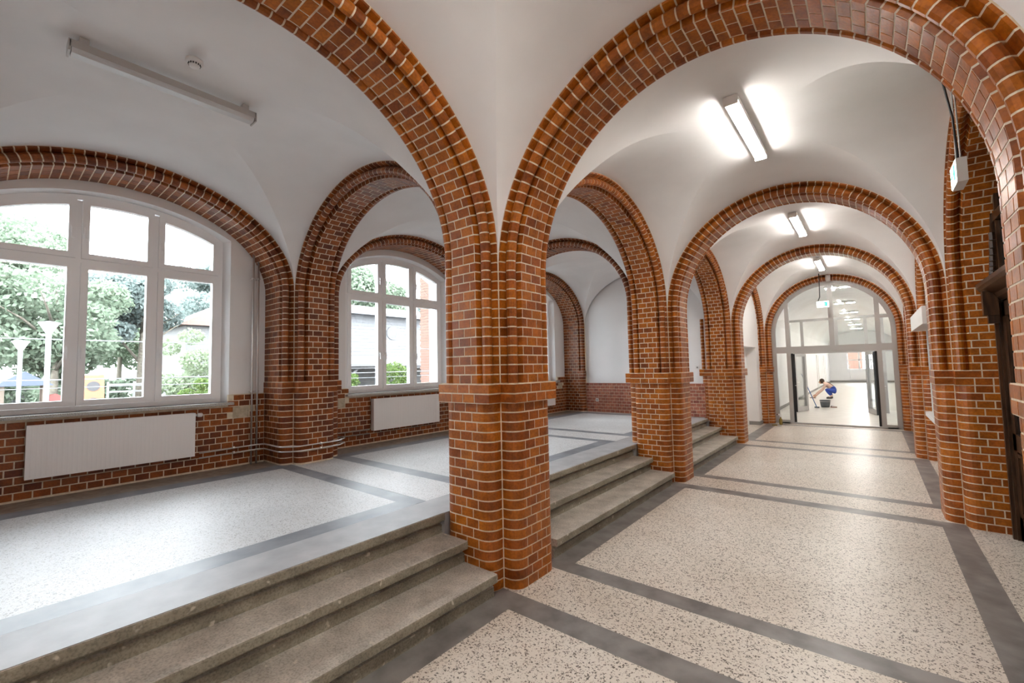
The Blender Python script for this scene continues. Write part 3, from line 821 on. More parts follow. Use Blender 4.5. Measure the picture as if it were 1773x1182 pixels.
# ------------------------------------------------------------------ chrome heating pipes
for i, (y, zt) in enumerate(((-0.335, 3.47), (-0.27, 3.38))):
    root = thing('heating_riser', ['vertical chrome pipe nearer the window', 'vertical chrome pipe nearer the brick pier'][i], 'pipe', (-5.0, y, HF), 'heating pipes')
    MB().tube([(0, 0, 0), (0, 0, zt-HF)], 0.0125, 10).build('pipe', 'chrome', root, smooth=True)
    for z in (3.05, 1.50):
        MB().tube([(0, 0, z-HF-0.008), (0, 0, z-HF+0.008)], 0.021, 10).tube([(0, 0, z-HF), (-0.1, 0, z-HF)], 0.006, 6).build('pipe_clip', 'chrome', root)
for i, dz in enumerate((0.0, 0.062)):
    d = 0.02
    z = 0.715+dz
    pts = [(-4.985, -0.93, z-0.01), (-4.985, -0.25, z), (-4.94, -0.195, z), (-4.50, -0.195, z), (-4.44, -0.175, z), (-4.32, -0.03, z), (-4.31, 0.03, z), (-4.31, 0.50, z), (-4.32, 0.56, z), (-4.44, 0.705, z), (-4.50, 0.725, z), (-4.94, 0.725, z), (-4.985, 0.78, z), (-4.985, 1.46, z-0.01)]
    root = thing('heating_pipe', ['lower chrome pipe bent around the brick pier', 'upper chrome pipe bent around the brick pier'][i], 'pipe', (-4.985, -0.93, z), 'heating pipes')
    o = Vector((-4.985, -0.93, z))
    MB().tube([Vector(p)-o for p in pts], 0.0095, 8).build('pipe', 'chrome', root, smooth=True)
    for q in ((-4.985, -0.55, z), (-4.31, 0.28, z)):
        c = Vector(q)-o; MB().tube([c+Vector((0, -0.012, 0)), c+Vector((0, 0.012, 0))], 0.018, 8).build('pipe_clip', 'chrome', root)

# ------------------------------------------------------------------ lamps
def lamp(label, x, y, zb, ln, lit, wid=0.115, ht=0.082, group='corridor strip lamps'):
    root = thing('strip_lamp', label, 'lamp', (x, y, zb+ht), group)
    MB().box(-wid/2, wid/2, -ln/2, ln/2, -0.052, 0.0).box(-wid/2+0.02, wid/2-0.02, -ln/2+0.05, -ln/2+0.1, 0, 0.05).box(-wid/2+0.02, wid/2-0.02, ln/2-0.1, ln/2-0.05, 0, 0.05).build('housing', 'lamp_housing' if lit else 'lamp_off_housing', root)
    pr = [(-wid/2+0.004, -0.052), (-wid/2+0.010, -0.066), (-wid/2+0.022, -ht), (wid/2-0.022, -ht), (wid/2-0.010, -0.066), (wid/2-0.004, -0.052)]
    b = MB(); b.prism(pr, lambda a, z: (a, -ln/2+0.012, z), lambda a, z: (a, ln/2-0.012, z)); b.build('diffuser', 'lamp_glow' if lit else 'lamp_off_diffuser', root, fix=True)
    for s in (-1, 1):
        MB().box(-wid/2, wid/2, s*ln/2-0.006, s*ln/2+0.006, -ht, 0.0).build('end_cap', 'lamp_housing' if lit else 'lamp_off_housing', root)
    return root
for k, lab in ((-1, 'lit strip lamp above the viewpoint'), (0, 'nearest lit strip lamp on the corridor vault'), (1, 'second lit strip lamp on the corridor vault'), (2, 'third lit strip lamp on the corridor vault')):
    lamp(lab, 0.71, 2.06+k*L, 3.995, 1.36, True)
lamp('unlit strip lamp on the hall vault beside the smoke detector', -2.66, -1.80, 3.99, 1.18, False, group='hall strip lamps')
lamp('unlit strip lamp on the second hall vault', -2.66, -1.80+L, 3.99, 1.18, False, group='hall strip lamps')
sd = thing('smoke_detector', 'round white smoke detector on the hall vault', 'smoke detector', (-2.27, -1.76, 4.10))
MB().lathe([(0.055, 0.0), (0.058, -0.02), (0.050, -0.03)], (0, 0, 0), 24).build('base', 'device_white', sd, smooth=True)
MB().lathe([(0.036, -0.03), (0.036, -0.042), (0.03, -0.055), (0.012, -0.06)], (0, 0, 0), 20).build('sensor_head', 'device_white', sd, smooth=True)
b = MB()
for k in range(14):
    t = 2*PI*k/14; b.box(0.037*math.cos(t)-0.003, 0.037*math.cos(t)+0.003, 0.037*math.sin(t)-0.003, 0.037*math.sin(t)+0.003, -0.043, -0.031)
b.build('sensor_slots', 'black_gasket', sd)['kind'] = 'stuff'

# ------------------------------------------------------------------ exit signs
def running_man(parent, fn, mat='sign_green'):
    # arrow
    b = MB(); b.prism([(-0.10, -0.012), (-0.10, 0.012), (-0.055, 0.012), (-0.055, 0.03), (-0.02, 0.0), (-0.055, -0.03), (-0.055, -0.012)], lambda a, z: fn(a, z, 0.0), lambda a, z: fn(a, z, 0.002)); b.build('arrow', mat, parent, fix=True)
    b = MB()
    b.prism([(0.03, -0.06), (0.03, 0.06), (0.10, 0.06), (0.10, -0.06)], lambda a, z: fn(a, z, 0.0), lambda a, z: fn(a, z, 0.0015)); b.build('doorway_symbol', mat, parent, fix=True)
    b = MB()
    b.prism([(0.018, 0.02), (0.03, 0.03), (0.05, 0.022), (0.062, 0.0), (0.045, -0.005), (0.06, -0.04), (0.05, -0.045), (0.035, -0.015), (0.02, -0.045), (0.005, -0.05), (0.022, -0.01), (0.02, 0.0), (0.0, -0.005), (0.0, 0.005)], lambda a, z: fn(a, z, 0.002), lambda a, z: fn(a, z, 0.003)); b.build('running_figure', 'device_white', parent, fix=True)
es = thing('exit_sign', 'lit green and white exit sign hanging on cables near the right wall', 'exit sign', (2.14, 2.0, 3.06), 'exit signs')
MB().box(-0.03, 0.03, -0.125, 0.125, 0.0, 0.18).build('case', 'device_white', es)
MB().box(-0.035, -0.03, -0.118, 0.118, 0.01, 0.17).build('light_panel', 'sign_glow', es)
running_man(es, lambda a, z, d: (-0.035-d, -a, 0.09+z))
for yy, x2 in ((-0.10, -0.10), (0.10, 0.05)):
    MB().tube([(0, yy, 0.19), (0, yy*0.4, 0.93)], 0.006, 6).build('hanging_rod', 'grey_metal', es)
MB().tube([(0.0, 0.0, 0.19), (-0.01, 0.02, 0.55), (-0.06, 0.0, 0.93), (-0.07, 0.0, 0.98)], 0.008, 6).build('cable', 'dark_cable', es, smooth=True)
MB().box(-0.05, 0.05, -0.06, 0.06, 0.92, 0.985).build('ceiling_mount', 'dark_cable', es)
es = thing('exit_sign', 'lit exit sign hanging in front of the glazed partition', 'exit sign', (0.63, 11.45, 3.15), 'exit signs')
MB().box(-0.135, 0.135, -0.03, 0.03, 0.01, 0.18).build('case', 'device_white', es)
MB().box(-0.125, 0.125, -0.034, -0.03, 0.02, 0.17).build('light_panel', 'sign_glow', es)
running_man(es, lambda a, z, d: (a, -0.034-d, 0.095+z))
MB().tube([(-0.1, 0, 0.19), (-0.06, 0, 0.3), (-0.05, 0.0, 0.75), (-0.05, 0, 0.98)], 0.012, 6).build('cable', 'dark_cable', es, smooth=True)
sb = thing('motion_sensor', 'small white sensor at the crown of the arch before the partition', 'sensor', (0.76, 11.70, 3.88))
MB().lathe([(0.035, 0.0), (0.05, 0.01), (0.055, 0.12), (0.05, 0.17)], (0, 0, 0), 16).build('body', 'device_white', sb, smooth=True)
MB().box(-0.03, 0.03, -0.02, 0.06, 0.05, 0.12).build('bracket', 'device_white', sb)

# ------------------------------------------------------------------ sockets
def socket(label, loc, size=0.085):
    s = thing('wall_socket', label, 'socket', loc, 'wall sockets')
    MB().box(-size/2, size/2, -0.012, 0, -size/2, size/2).build('plate', 'device_white', s)
    MB().lathe([(0.022, 0), (0.022, 0.001)], (0, 0, 0), 12)
    b = MB(); b.tube([(0, -0.0125, 0), (0, -0.0145, 0)], 0.021, 14); b.build('insert', 'baseboard_grey', s)
socket('white socket on the pinkish brick dado of the hall end wall', (-4.18, 7.83, 0.84))
socket('small white thermostat on the end wall behind the second pier', (-1.58, 7.86, 1.66))

# ------------------------------------------------------------------ wooden door in the right wall
dr = thing('wooden_portal', 'tall dark carved wooden door with moulded cornice in the right wall', 'door', (2.58, 2.2, 0))
yl, yh = -2.2+0.69, 3.755-2.2
MB().box(-0.05, 0.03, yh-0.14, yh, 0, 3.3).box(-0.075, -0.05, yh-0.12, yh-0.08, 0, 2.35).build('post', 'dark_wood', dr)
MB().box(-0.05, 0.03, yl, yl+0.14, 0, 3.3).box(-0.075, -0.05, yl+0.08, yl+0.12, 0, 2.35).build('post', 'dark_wood', dr)
co = [(-0.02, 2.30), (-0.06, 2.33), (-0.075, 2.37), (-0.15, 2.42), (-0.17, 2.45), (-0.17, 2.49), (-0.12, 2.52), (0.0, 2.53)]
b = MB(); b.prism(co, lambda x, z: (x, yl-0.0, z), lambda x, z: (x, yh, z)); b.build('cornice', 'dark_wood', dr, fix=True)
for yy in (yh-0.16, (yl+yh)/2, yl+0.16):
    MB().box(-0.155, -0.05, yy-0.04, yy+0.04, 2.16, 2.40).box(-0.125, -0.05, yy-0.03, yy+0.03, 2.08, 2.16).build('bracket', 'dark_wood', dr)
MB().box(0.012, 0.03, yl, yh, 0.0, 3.7).build('backing', 'dark_wood', dr)
for s in (0, 1):
    a = yl+0.16+s*((yh-yl-0.32)/2)+0.005; c = a+(yh-yl-0.32)/2-0.01
    leaf = MB().box(-0.03, 0.012, a, a+0.12, 0.02, 2.28).box(-0.03, 0.012, c-0.12, c, 0.02, 2.28).box(-0.03, 0.012, a, c, 0.02, 0.24).box(-0.03, 0.012, a, c, 0.86, 1.02).box(-0.03, 0.012, a, c, 2.14, 2.28).build('door_leaf', 'dark_wood', dr)
    for (z0, z1) in ((0.26, 0.84),):
        b = MB().box(-0.018, 0.010, a+0.14, c-0.14, z0+0.03, z1-0.03).box(-0.028, 0.01, a+0.12, c-0.12, z0, z0+0.03).box(-0.028, 0.01, a+0.12, c-0.12, z1-0.03, z1); b.build('panel', 'dark_wood', leaf)
    MB().box(-0.010, 0.004, a+0.12, c-0.12, 1.02, 2.14).build('pane', 'dark_glass', leaf)
    MB().box(-0.022, 0.008, (a+c)/2-0.015, (a+c)/2+0.015, 1.02, 2.14).build('glazing_bar', 'dark_wood', leaf)
    MB().box(-0.010, 0.004, a, c, 2.56, 3.6).build('fanlight_pane', 'dark_glass', dr)
    for q in (0.05, 0.5, 0.95): MB().box(-0.035, 0.008, a+(c-a)*q-0.025, a+(c-a)*q+0.025, 2.53, 3.6).build('fanlight_bar', 'dark_wood', dr)
MB().box(-0.04, 0.01, yl, yh, 3.08, 3.16).build('fanlight_rail', 'dark_wood', dr)
b = MB()
for k in range(10):
    t = k/9; b.tube([(-0.07, yh-0.08-0.18*t-0.02, 2.53+0.35*t*t), (-0.07, yh-0.10-0.18*t, 2.53+0.35*(t+0.1)**2)], 0.025, 6)
b.build('carved_scroll', 'dark_wood', dr)

# ------------------------------------------------------------------ service hatch with white roller box
sh = thing('service_hatch', 'white shutter box above a framed service hatch in the right wall', 'service hatch', (2.3, 6.1, 0.85))
def loc_box(x0, x1, y0, y1, z0, z1): return MB().box(x0-2.3, x1-2.3, y0-6.1, y1-6.1, z0-0.85, z1-0.85)
loc_box(2.10, 2.55, 5.30, 7.45, 2.22, 2.46).build('shutter_box', 'device_white', sh)
for (a, c) in ((5.38, 5.46), (7.30, 7.38)):
    loc_box(2.28, 2.55, a, c, 0.86, 2.22).build('frame_post', 'device_white', sh)
loc_box(2.20, 2.55, 5.30, 7.45, 0.80, 0.86).build('counter', 'device_white', sh)
loc_box(2.40, 2.42, 5.46, 7.30, 0.86, 2.10).build('pane', 'dark_glass', sh)
for q in (5.9, 6.4, 6.9): loc_box(2.39, 2.43, q-0.012, q+0.012, 0.86, 2.22).build('bar', 'black_gasket', sh)

# ------------------------------------------------------------------ glazed partitions
def arc_frame_poly(R, zc, x0, z0, n=28):
    return [(-R, z0), (R, z0)] + [(R*math.cos(PI*i/n), zc+R*1.005*math.sin(PI*i/n)) for i in range(n+1)]
gp = thing('glass_partition', 'grey framed glass partition with open double doors filling the far arch', 'glass partition', (TC, 11.98, 0))
R1 = TA-0.002
f0 = lambda x, z: (x, -0.04, z); f1 = lambda x, z: (x, 0.04, z)
MB().ring(arc_frame_poly(R1, ZT, 0, 0.0), arc_frame_poly(R1-0.10, ZT, 0, 0.04), f0, f1).build('arched_frame', 'grey_metal', gp, fix=True)
MB().box(-R1+0.05, R1-0.05, -0.045, 0.045, 1.99, 2.17).build('transom', 'grey_metal', gp)
for x in (-0.97, 1.02): MB().box(x-0.05, x+0.05, -0.042, 0.042, 0.0, 3.4).build('post', 'grey_metal', gp)
MB().box(0.0, 0.11, -0.042, 0.042, 2.17, 3.93).build('mullion', 'grey_metal', gp)
MB().box(1.07, R1-0.08, -0.035, 0.035, 2.83, 2.88).build('glazing_bar', 'grey_metal', gp)
for (a, c, z0, z1) in ((-1.29, -1.02, 0.1, 1.99), (1.07, 1.29, 0.1, 1.99), (-1.29, -1.02, 2.17, 2.95), (1.07, 1.29, 2.17, 2.95)):
    MB().box(a, c, -0.004, 0.004, z0, z1).build('pane', 'partition_glass', gp)
def top_pane(x0, x1):
    n_ = 10; poly = [(x0, 2.17), (x1, 2.17)] + [(x1+(x0-x1)*i/n_, ZT+math.sqrt((R1-0.09)**2-(x1+(x0-x1)*i/n_)**2)) for i in range(n_+1)]
    MB().prism(poly, lambda x, z: (x, -0.004, z), lambda x, z: (x, 0.004, z)).build('pane', 'partition_glass', gp, fix=True)
top_pane(-0.92, 0.0); top_pane(0.11, 0.97)
for (a, c) in ((-1.29, -1.02), (1.07, 1.29)):
    MB().box(a-0.02, c+0.0, -0.04, 0.04, 0.0, 0.10).build('sidelight_rail', 'grey_metal', gp)
def leaf(parent, hx, hy, ang, wd, ht, lab=None):
    o = bpy.data.objects.new('door_leaf', None); col.objects.link(o); o.parent = parent; o.location = (hx, hy, 0.008); o.rotation_euler = (0, 0, ang)
    if lab: o['label'] = lab
    rr = 0.085
    MB().ring([(0, 0), (wd, 0), (wd, ht), (0, ht)], [(rr, 0.16), (wd-rr, 0.16), (wd-rr, ht-rr), (rr, ht-rr)], lambda x, z: (x, -0.028, z), lambda x, z: (x, 0.028, z)).build('leaf_frame', 'grey_metal', o, fix=True)
    MB().box(rr-0.01, wd-rr+0.01, -0.004, 0.004, 0.15, ht-rr+0.01).build('pane', 'partition_glass', o)
    MB().box(wd-0.002, wd+0.006, -0.03, 0.03, 0, ht).build('gasket', 'black_gasket', o)
    MB().box(-0.008, 0.002, -0.03, 0.03, 0, ht).build('gasket', 'black_gasket', o)
    MB().tube([(wd-0.04, -0.03, 1.02), (wd-0.04, -0.075, 1.02), (wd-0.17, -0.075, 1.02)], 0.010, 6).build('handle', 'chrome', o)
    MB().tube([(wd-0.04, 0.03, 1.02), (wd-0.04, 0.075, 1.02), (wd-0.17, 0.075, 1.02)], 0.010, 6).build('handle', 'chrome', o)
    return o
leaf(gp, -0.90, 0.06, math.radians(97), 0.95, 1.97)
leaf(gp, 0.95, 0.06, math.radians(84), 0.95, 1.97)
g2 = thing('glass_partition', 'second grey glass partition with open doors behind the first one', 'glass partition', (0.55, 16.2, 0))
for x in (-1.30, -0.90, 0.10, 0.90, 1.32, 2.6): MB().box(x-0.045, x+0.045, -0.04, 0.04, 2.08 if x == 0.10 else 0, 3.25).build('post', 'grey_metal', g2)
MB().box(-1.35, 2.65, -0.042, 0.042, 3.18, 3.26).build('top_rail', 'grey_metal', g2)
MB().box(-1.35, 2.65, -0.042, 0.042, 2.02, 2.12).build('transom', 'grey_metal', g2)
for a, c in ((-1.25, -0.95), (-0.85, 0.05), (0.15, 0.85), (0.95, 1.28), (1.37, 2.55)):
    MB().box(a, c, -0.004, 0.004, 2.12, 3.18).build('pane', 'partition_glass', g2)
for a, c in ((-1.25, -0.95), (0.95, 1.28), (1.37, 2.55)): MB().box(a, c, -0.004, 0.004, 0.1, 2.02).build('pane', 'partition_glass', g2)
leaf(g2, -0.85, -0.05, math.radians(-106), 0.86, 2.0)
leaf(g2, 0.86, -0.05, math.radians(-76), 0.86, 2.0)

# ------------------------------------------------------------------ far corridor behind the partitions
FX0, FX1, FY1 = -1.15, 3.05, 42.0
struct(MB().box(FX0-0.2, FX1+0.2, 12.24, FY1+0.2, -0.06, 0.0).build('floor_far', 'gravel'), 'pale polished floor beyond the glass partitions', 'floor')
MATS['far_floor'] = noisy('far_floor', (0.60, 0.56, 0.50), (0.67, 0.63, 0.57), 3.0, 0.3)
bpy.data.objects['floor_far'].data.materials[0] = M['far_floor']
struct(MB().box(FX0-0.2, FX0, 12.24, FY1, 0, 4.3).build('wall_far_left', 'smooth_white_wall'), 'white left wall of the far corridor', 'wall')
struct(MB().box(FX1, FX1+0.2, 12.24, FY1, 0, 4.3).build('wall_far_right', 'smooth_white_wall'), 'white right wall of the far corridor', 'wall')
bv = MB(); NS = 16; hw = (FX1-FX0)/2; cxm = (FX0+FX1)/2
for i in range(NS+1):
    a = PI*i/NS
    for y in (12.24, FY1): bv.v.append((cxm-hw*math.cos(a), y, 3.1+1.0*math.sin(a)))
for i in range(NS): bv.f.append((2*i, 2*i+1, 2*i+3, 2*i+2))
struct(bv.build('ceiling_far', 'plaster', smooth=True), 'white vaulted ceiling of the far corridor', 'ceiling')
wz0, wz1, wy0, wy1 = 1.0, 2.45, 0.0, 2.3
fw_ = MB().box(FX0, wy0, FY1, FY1+0.3, 0, 4.3).box(wy1, FX1, FY1, FY1+0.3, 0, 4.3).box(wy0, wy1, FY1, FY1+0.3, 0, wz0).box(wy0, wy1, FY1, FY1+0.3, wz1, 4.3)
struct(fw_.build('wall_far_end', 'smooth_white_wall'), 'white end wall of the far corridor with a window', 'wall')
w4 = sempty('window_4', 'small white gridded window at the end of the far corridor', 'window', (1.15, FY1+0.12, wz0))
MB().ring([(-1.15, 0), (1.15, 0), (1.15, 1.45), (-1.15, 1.45)], [(-1.07, 0.08), (1.07, 0.08), (1.07, 1.37), (-1.07, 1.37)], lambda x, z: (x, -0.04, z), lambda x, z: (x, 0.04, z)).build('frame', 'window_white', w4, fix=True)
for x in (-0.36, 0.36): MB().box(x-0.05, x+0.05, -0.04, 0.04, 0.08, 1.37).build('mullion', 'window_white', w4)
MB().box(-1.07, 1.07, -0.04, 0.04, 0.74, 0.82).build('transom', 'window_white', w4)
for x in (-0.71, 0.0, 0.71):
    for z0, z1 in ((0.08, 0.74), (0.82, 1.37)): MB().box(x-0.32, x+0.32, -0.004, 0.004, z0, z1).build('pane', 'window_glass', w4)
ra = thing('far_radiator', 'white radiator under the window at the far end', 'radiator', (1.1, FY1-0.08, 0.25))
MB().box(-0.9, 0.9, -0.05, 0.05, 0, 0.55).build('panel', 'radiator_white', ra)
b = MB()
for i in range(18): b.box(-0.88+i*0.1, -0.83+i*0.1, -0.056, -0.05, 0.03, 0.52)
b.build('ribs', 'radiator_white', ra)['kind'] = 'stuff'
MB().tube([(-0.95, 0, 0), (-0.95, 0, 1.2)], 0.03, 6).build('pipe', 'radiator_white', ra)
struct(MB().box(FX0, FX0+0.02, 12.3, FY1, 0, 0.10).box(FX1-0.02, FX1, 12.3, FY1, 0, 0.10).box(FX0, FX1, FY1-0.02, FY1, 0, 0.14).build('baseboard_far', 'baseboard_grey'), 'grey skirting of the far corridor', 'skirting')
for i, yy in enumerate((24.0, 31.0, 36.5)):
    b = MB().box(FX0, FX0+0.03, yy, yy+0.08, 0, 2.15).box(FX0, FX0+0.03, yy+1.0, yy+1.08, 0, 2.15).box(FX0, FX0+0.03, yy, yy+1.08, 2.07, 2.15)
    d_ = struct(b.build('door_%d' % (i+2), 'lamp_housing'), ['first', 'second', 'third'][i]+' white door frame along the far corridor', 'door')
for i, yy in enumerate((14.2, 19.0, 23.5, 28.0, 32.5, 37.0)):
    s_ = thing('ceiling_spot', ['nearest', 'second', 'third', 'fourth', 'fifth', 'farthest'][i]+' square ceiling light beyond the partition', 'lamp', (cxm-0.1, yy, 4.06), 'far ceiling lights')
    MB().box(-0.35, 0.35, -0.12, 0.12, -0.04, 0.02).build('housing', 'lamp_housing', s_)
    for sx in (-0.18, 0.18): MB().box(sx-0.13, sx+0.13, -0.1, 0.1, -0.05, -0.04).build('diffuser', 'spot_glow', s_)
# toothed brick jamb just behind the first partition
tb = sempty('trim_2', 'toothed brick jamb on the white wall behind the partition', 'brick jamb', (FX0, 13.4, 0))
for k in range(40):
    ln = 0.26 if k % 2 else 0.13
    MB().box(0.0, 0.02, -ln/2-(0.065 if k % 2 else 0), ln/2, k*CH+0.006, (k+1)*CH-0.006).build('brick', 'pink_brick', tb)

# ------------------------------------------------------------------ crouching person and tools
def skin_body(name, joints, edges, radii, mat, parent, root_i=0, sub=2, flat=None):
    me = bpy.data.meshes.new(name); me.from_pydata(joints, edges, []); me.update()
    o = add(name, me, parent); me.materials.append(M[mat])
    sk = o.modifiers.new('skin', 'SKIN'); sk.use_smooth_shade = True
    for i, r in enumerate(radii):
        rr = r if isinstance(r, tuple) else (r, r)
        me.skin_vertices[0].data[i].radius = rr
        me.skin_vertices[0].data[i].use_root = (i == root_i)
    sb_ = o.modifiers.new('subsurf', 'SUBSURF'); sb_.levels = sub; sb_.render_levels = sub
    return o
PXY = (-0.02, 22.6)
pe = thing('person', 'person in blue overalls crouching and wiping the floor beyond the glass doors', 'person', (PXY[0], PXY[1], 0))
# faces -X; pelvis at right, knees to the left
J = [(0.22, 0, 0.34), (0.10, 0, 0.48), (-0.04, 0, 0.60), (-0.16, 0, 0.68), (-0.22, 0, 0.72), (-0.29, 0, 0.78),   # 0 pelvis..5 skull
     (-0.15, -0.17, 0.63), (-0.27, -0.19, 0.40), (-0.45, -0.16, 0.22), (-0.54, -0.15, 0.12),                       # 6-9 near arm
     (-0.15, 0.17, 0.63), (-0.30, 0.18, 0.42), (-0.50, 0.12, 0.26), (-0.60, 0.10, 0.14),                           # 10-13 far arm
     (0.17, -0.11, 0.33), (-0.17, -0.17, 0.44), (0.06, -0.14, 0.12), (-0.06, -0.14, 0.045),                       # 14-17 near leg hip knee ankle toe
     (0.17, 0.11, 0.33), (-0.16, 0.17, 0.42), (0.07, 0.14, 0.12), (-0.05, 0.14, 0.045)]
Ed = [(0, 1), (1, 2), (2, 3), (3, 4), (4, 5), (3, 6), (6, 7), (7, 8), (8, 9), (3, 10), (10, 11), (11, 12), (12, 13), (0, 14), (14, 15), (15, 16), (16, 17), (0, 18), (18, 19), (19, 20), (20, 21)]
Rd = [0.13, 0.13, 0.145, 0.12, 0.055, 0.085, 0.062, 0.045, 0.036, 0.030, 0.062, 0.045, 0.036, 0.030, 0.10, 0.068, 0.045, 0.04, 0.10, 0.068, 0.045, 0.04]
body = skin_body('body', J, Ed, Rd, 'shirt_peach', pe)
skin_body('overalls', [(0.22, 0, 0.34), (0.10, 0, 0.46), (0.0, 0, 0.54), (0.17, -0.11, 0.33), (-0.17, -0.17, 0.44), (0.05, -0.14, 0.14), (0.17, 0.11, 0.33), (-0.16, 0.17, 0.42), (0.06, 0.14, 0.14)],
          [(0, 1), (1, 2), (0, 3), (3, 4), (4, 5), (0, 6), (6, 7), (7, 8)], [0.15, 0.148, 0.152, 0.115, 0.082, 0.060, 0.115, 0.082, 0.060], 'overall_blue', pe)
hb = MB(); hb.lathe([(0.02, -0.11), (0.07, -0.09), (0.098, -0.02), (0.098, 0.04), (0.07, 0.10), (0.02, 0.125)], (-0.29, 0, 0.80), 14)
hb.build('hair', 'hair_brown', pe, smooth=True)
fb = MB(); fb.lathe([(0.015, -0.085), (0.05, -0.075), (0.07, -0.02), (0.07, 0.03), (0.04, 0.07), (0.01, 0.08)], (-0.335, 0, 0.765), 12); fc = fb.build('face', 'skin', pe, smooth=True)
MB().tube([(-0.40, 0, 0.765), (-0.425, 0, 0.745)], [0.012, 0.016], 6).build('nose', 'skin', fc, smooth=True)
for s in (-1, 1):
    MB().lathe([(0.004, -0.006), (0.009, 0), (0.004, 0.006)], (-0.402, s*0.028, 0.785), 6).build('eye', 'hair_brown', fc)
    yy = -0.155 if s < 0 else 0.11; bx = -0.55 if s < 0 else -0.61; bz = 0.11 if s < 0 else 0.13
    hand = MB(); hand.tube([(bx+0.03, yy, bz+0.03), (bx-0.01, yy, bz), (bx-0.06, yy, bz-0.04)], [0.028, 0.034, 0.03], 8)
    ho = hand.build('hand', 'skin', pe, smooth=True)
    for fi in range(4):
        fy = yy+(fi-1.5)*0.018; ll = (0.075, 0.085, 0.08, 0.062)[fi]
        MB().tube([(bx-0.05, fy, bz-0.04), (bx-0.05-ll*0.6, fy, bz-0.06), (bx-0.05-ll, fy, bz-0.095)], [0.010, 0.0095, 0.007], 6).build('finger', 'skin', ho, smooth=True)
    MB().tube([(bx-0.01, yy-s*0.03, bz-0.01), (bx-0.04, yy-s*0.055, bz-0.035), (bx-0.07, yy-s*0.06, bz-0.06)], [0.012, 0.011, 0.008], 6).build('thumb', 'skin', ho, smooth=True)
    ly = -0.14 if s < 0 else 0.14
    bt = MB(); bt.tube([(0.08, ly, 0.05), (0.02, ly, 0.045), (-0.08, ly, 0.035), (-0.15, ly, 0.028)], [0.045, 0.048, 0.044, 0.03], 10); bt.build('shoe', 'boot_dark', pe, smooth=True)
MB().tube([(-0.10, -0.09, 0.77), (0.02, -0.08, 0.70), (0.14, -0.06, 0.585)], 0.016, 6).build('strap', 'hair_brown', pe, smooth=True)
cl = thing('cleaning_cloth', 'orange cloth in the crouching person\'s hands', 'cloth', (-0.72, 22.58, 0.0))
b = MB()
for i in range(7):
    for j in range(5): b.v.append((i*0.04-0.1, j*0.05-0.1, 0.012+0.02*abs(math.sin(i*1.7+j*1.1))))
b.f = [(i*5+j, i*5+j+1, (i+1)*5+j+1, (i+1)*5+j) for i in range(6) for j in range(4)]
b.build('fabric', 'toy_orange', cl, smooth=True); MB().box(-0.1, 0.14, -0.1, 0.1, 0, 0.012).build('pad', 'toy_orange', cl)
bk = thing('bucket', 'dark grey bucket on the far floor near the crouching person', 'bucket', (0.10, 17.75, 0))
MB().lathe([(0.13, 0), (0.15, 0.10), (0.17, 0.26), (0.18, 0.27), (0.16, 0.262), (0.14, 0.1)], (0, 0, 0), 20).build('shell', 'bucket_grey', bk, smooth=True)
b = MB(); b.tube([(-0.17, 0, 0.25)]+[(-0.18*math.cos(PI*i/8), -0.17*math.sin(PI*i/8), 0.22+0.0*i) for i in range(9)], 0.006, 6); b.build('handle', 'chrome', bk)
os_ = thing('sponge', 'orange sponge trowel beside the grey bucket', 'sponge', (0.36, 17.7, 0))
MB().box(-0.10, 0.10, -0.06, 0.06, 0, 0.035).build('pad', 'toy_orange', os_); MB().tube([(-0.07, 0, 0.035), (-0.07, 0, 0.07), (0.07, 0, 0.07), (0.07, 0, 0.035)], 0.012, 6).build('grip', 'bucket_grey', os_)
br = thing('broom', 'blue-handled broom leaning on the open glass door', 'broom', (-0.22, 17.3, 0))
MB().tube([(0.09, 0, 0.02), (-0.34, 0.05, 1.28)], 0.014, 8).build('handle', 'handle_blue', br, smooth=True)
MB().box(0.02, 0.17, -0.03, 0.03, 0.0, 0.05).build('head', 'bucket_grey', br)
wd_ = thing('wedge', 'yellow wedge on the floor beside the broom', 'wedge', (-0.42, 16.7, 0))
MB().prism([(-0.08, 0), (0.08, 0), (0.08, 0.07)], lambda x, z: (x, -0.04, z), lambda x, z: (x, 0.04, z)).build('body', 'toy_yellow', wd_, fix=True)
bo = thing('spray_bottle', 'small yellow and white bottle at the foot of the partition', 'bottle', (-0.50, 11.55, 0))
MB().lathe([(0.035, 0), (0.04, 0.02), (0.04, 0.14), (0.015, 0.19), (0.015, 0.22)], (0, 0, 0), 14).build('flask', 'toy_yellow', bo, smooth=True)
MB().lathe([(0.02, 0.22), (0.02, 0.26), (0.012, 0.27)], (0, 0, 0), 10).box(-0.06, 0.02, -0.012, 0.012, 0.26, 0.30).build('spray_head', 'device_white', bo); MB().box(-0.09, -0.06, -0.01, 0.01, 0.265, 0.295).build('nozzle', 'toy_red', bo)
tw = thing('putty_knife', 'yellow-handled putty knife on the floor before the partition', 'tool', (-0.58, 11.25, 0))
MB().box(-0.09, 0.03, -0.014, 0.014, 0.006, 0.03).build('handle', 'toy_yellow', tw); MB().box(0.03, 0.13, -0.03, 0.03, 0.004, 0.008).build('blade', 'bucket_grey', tw)

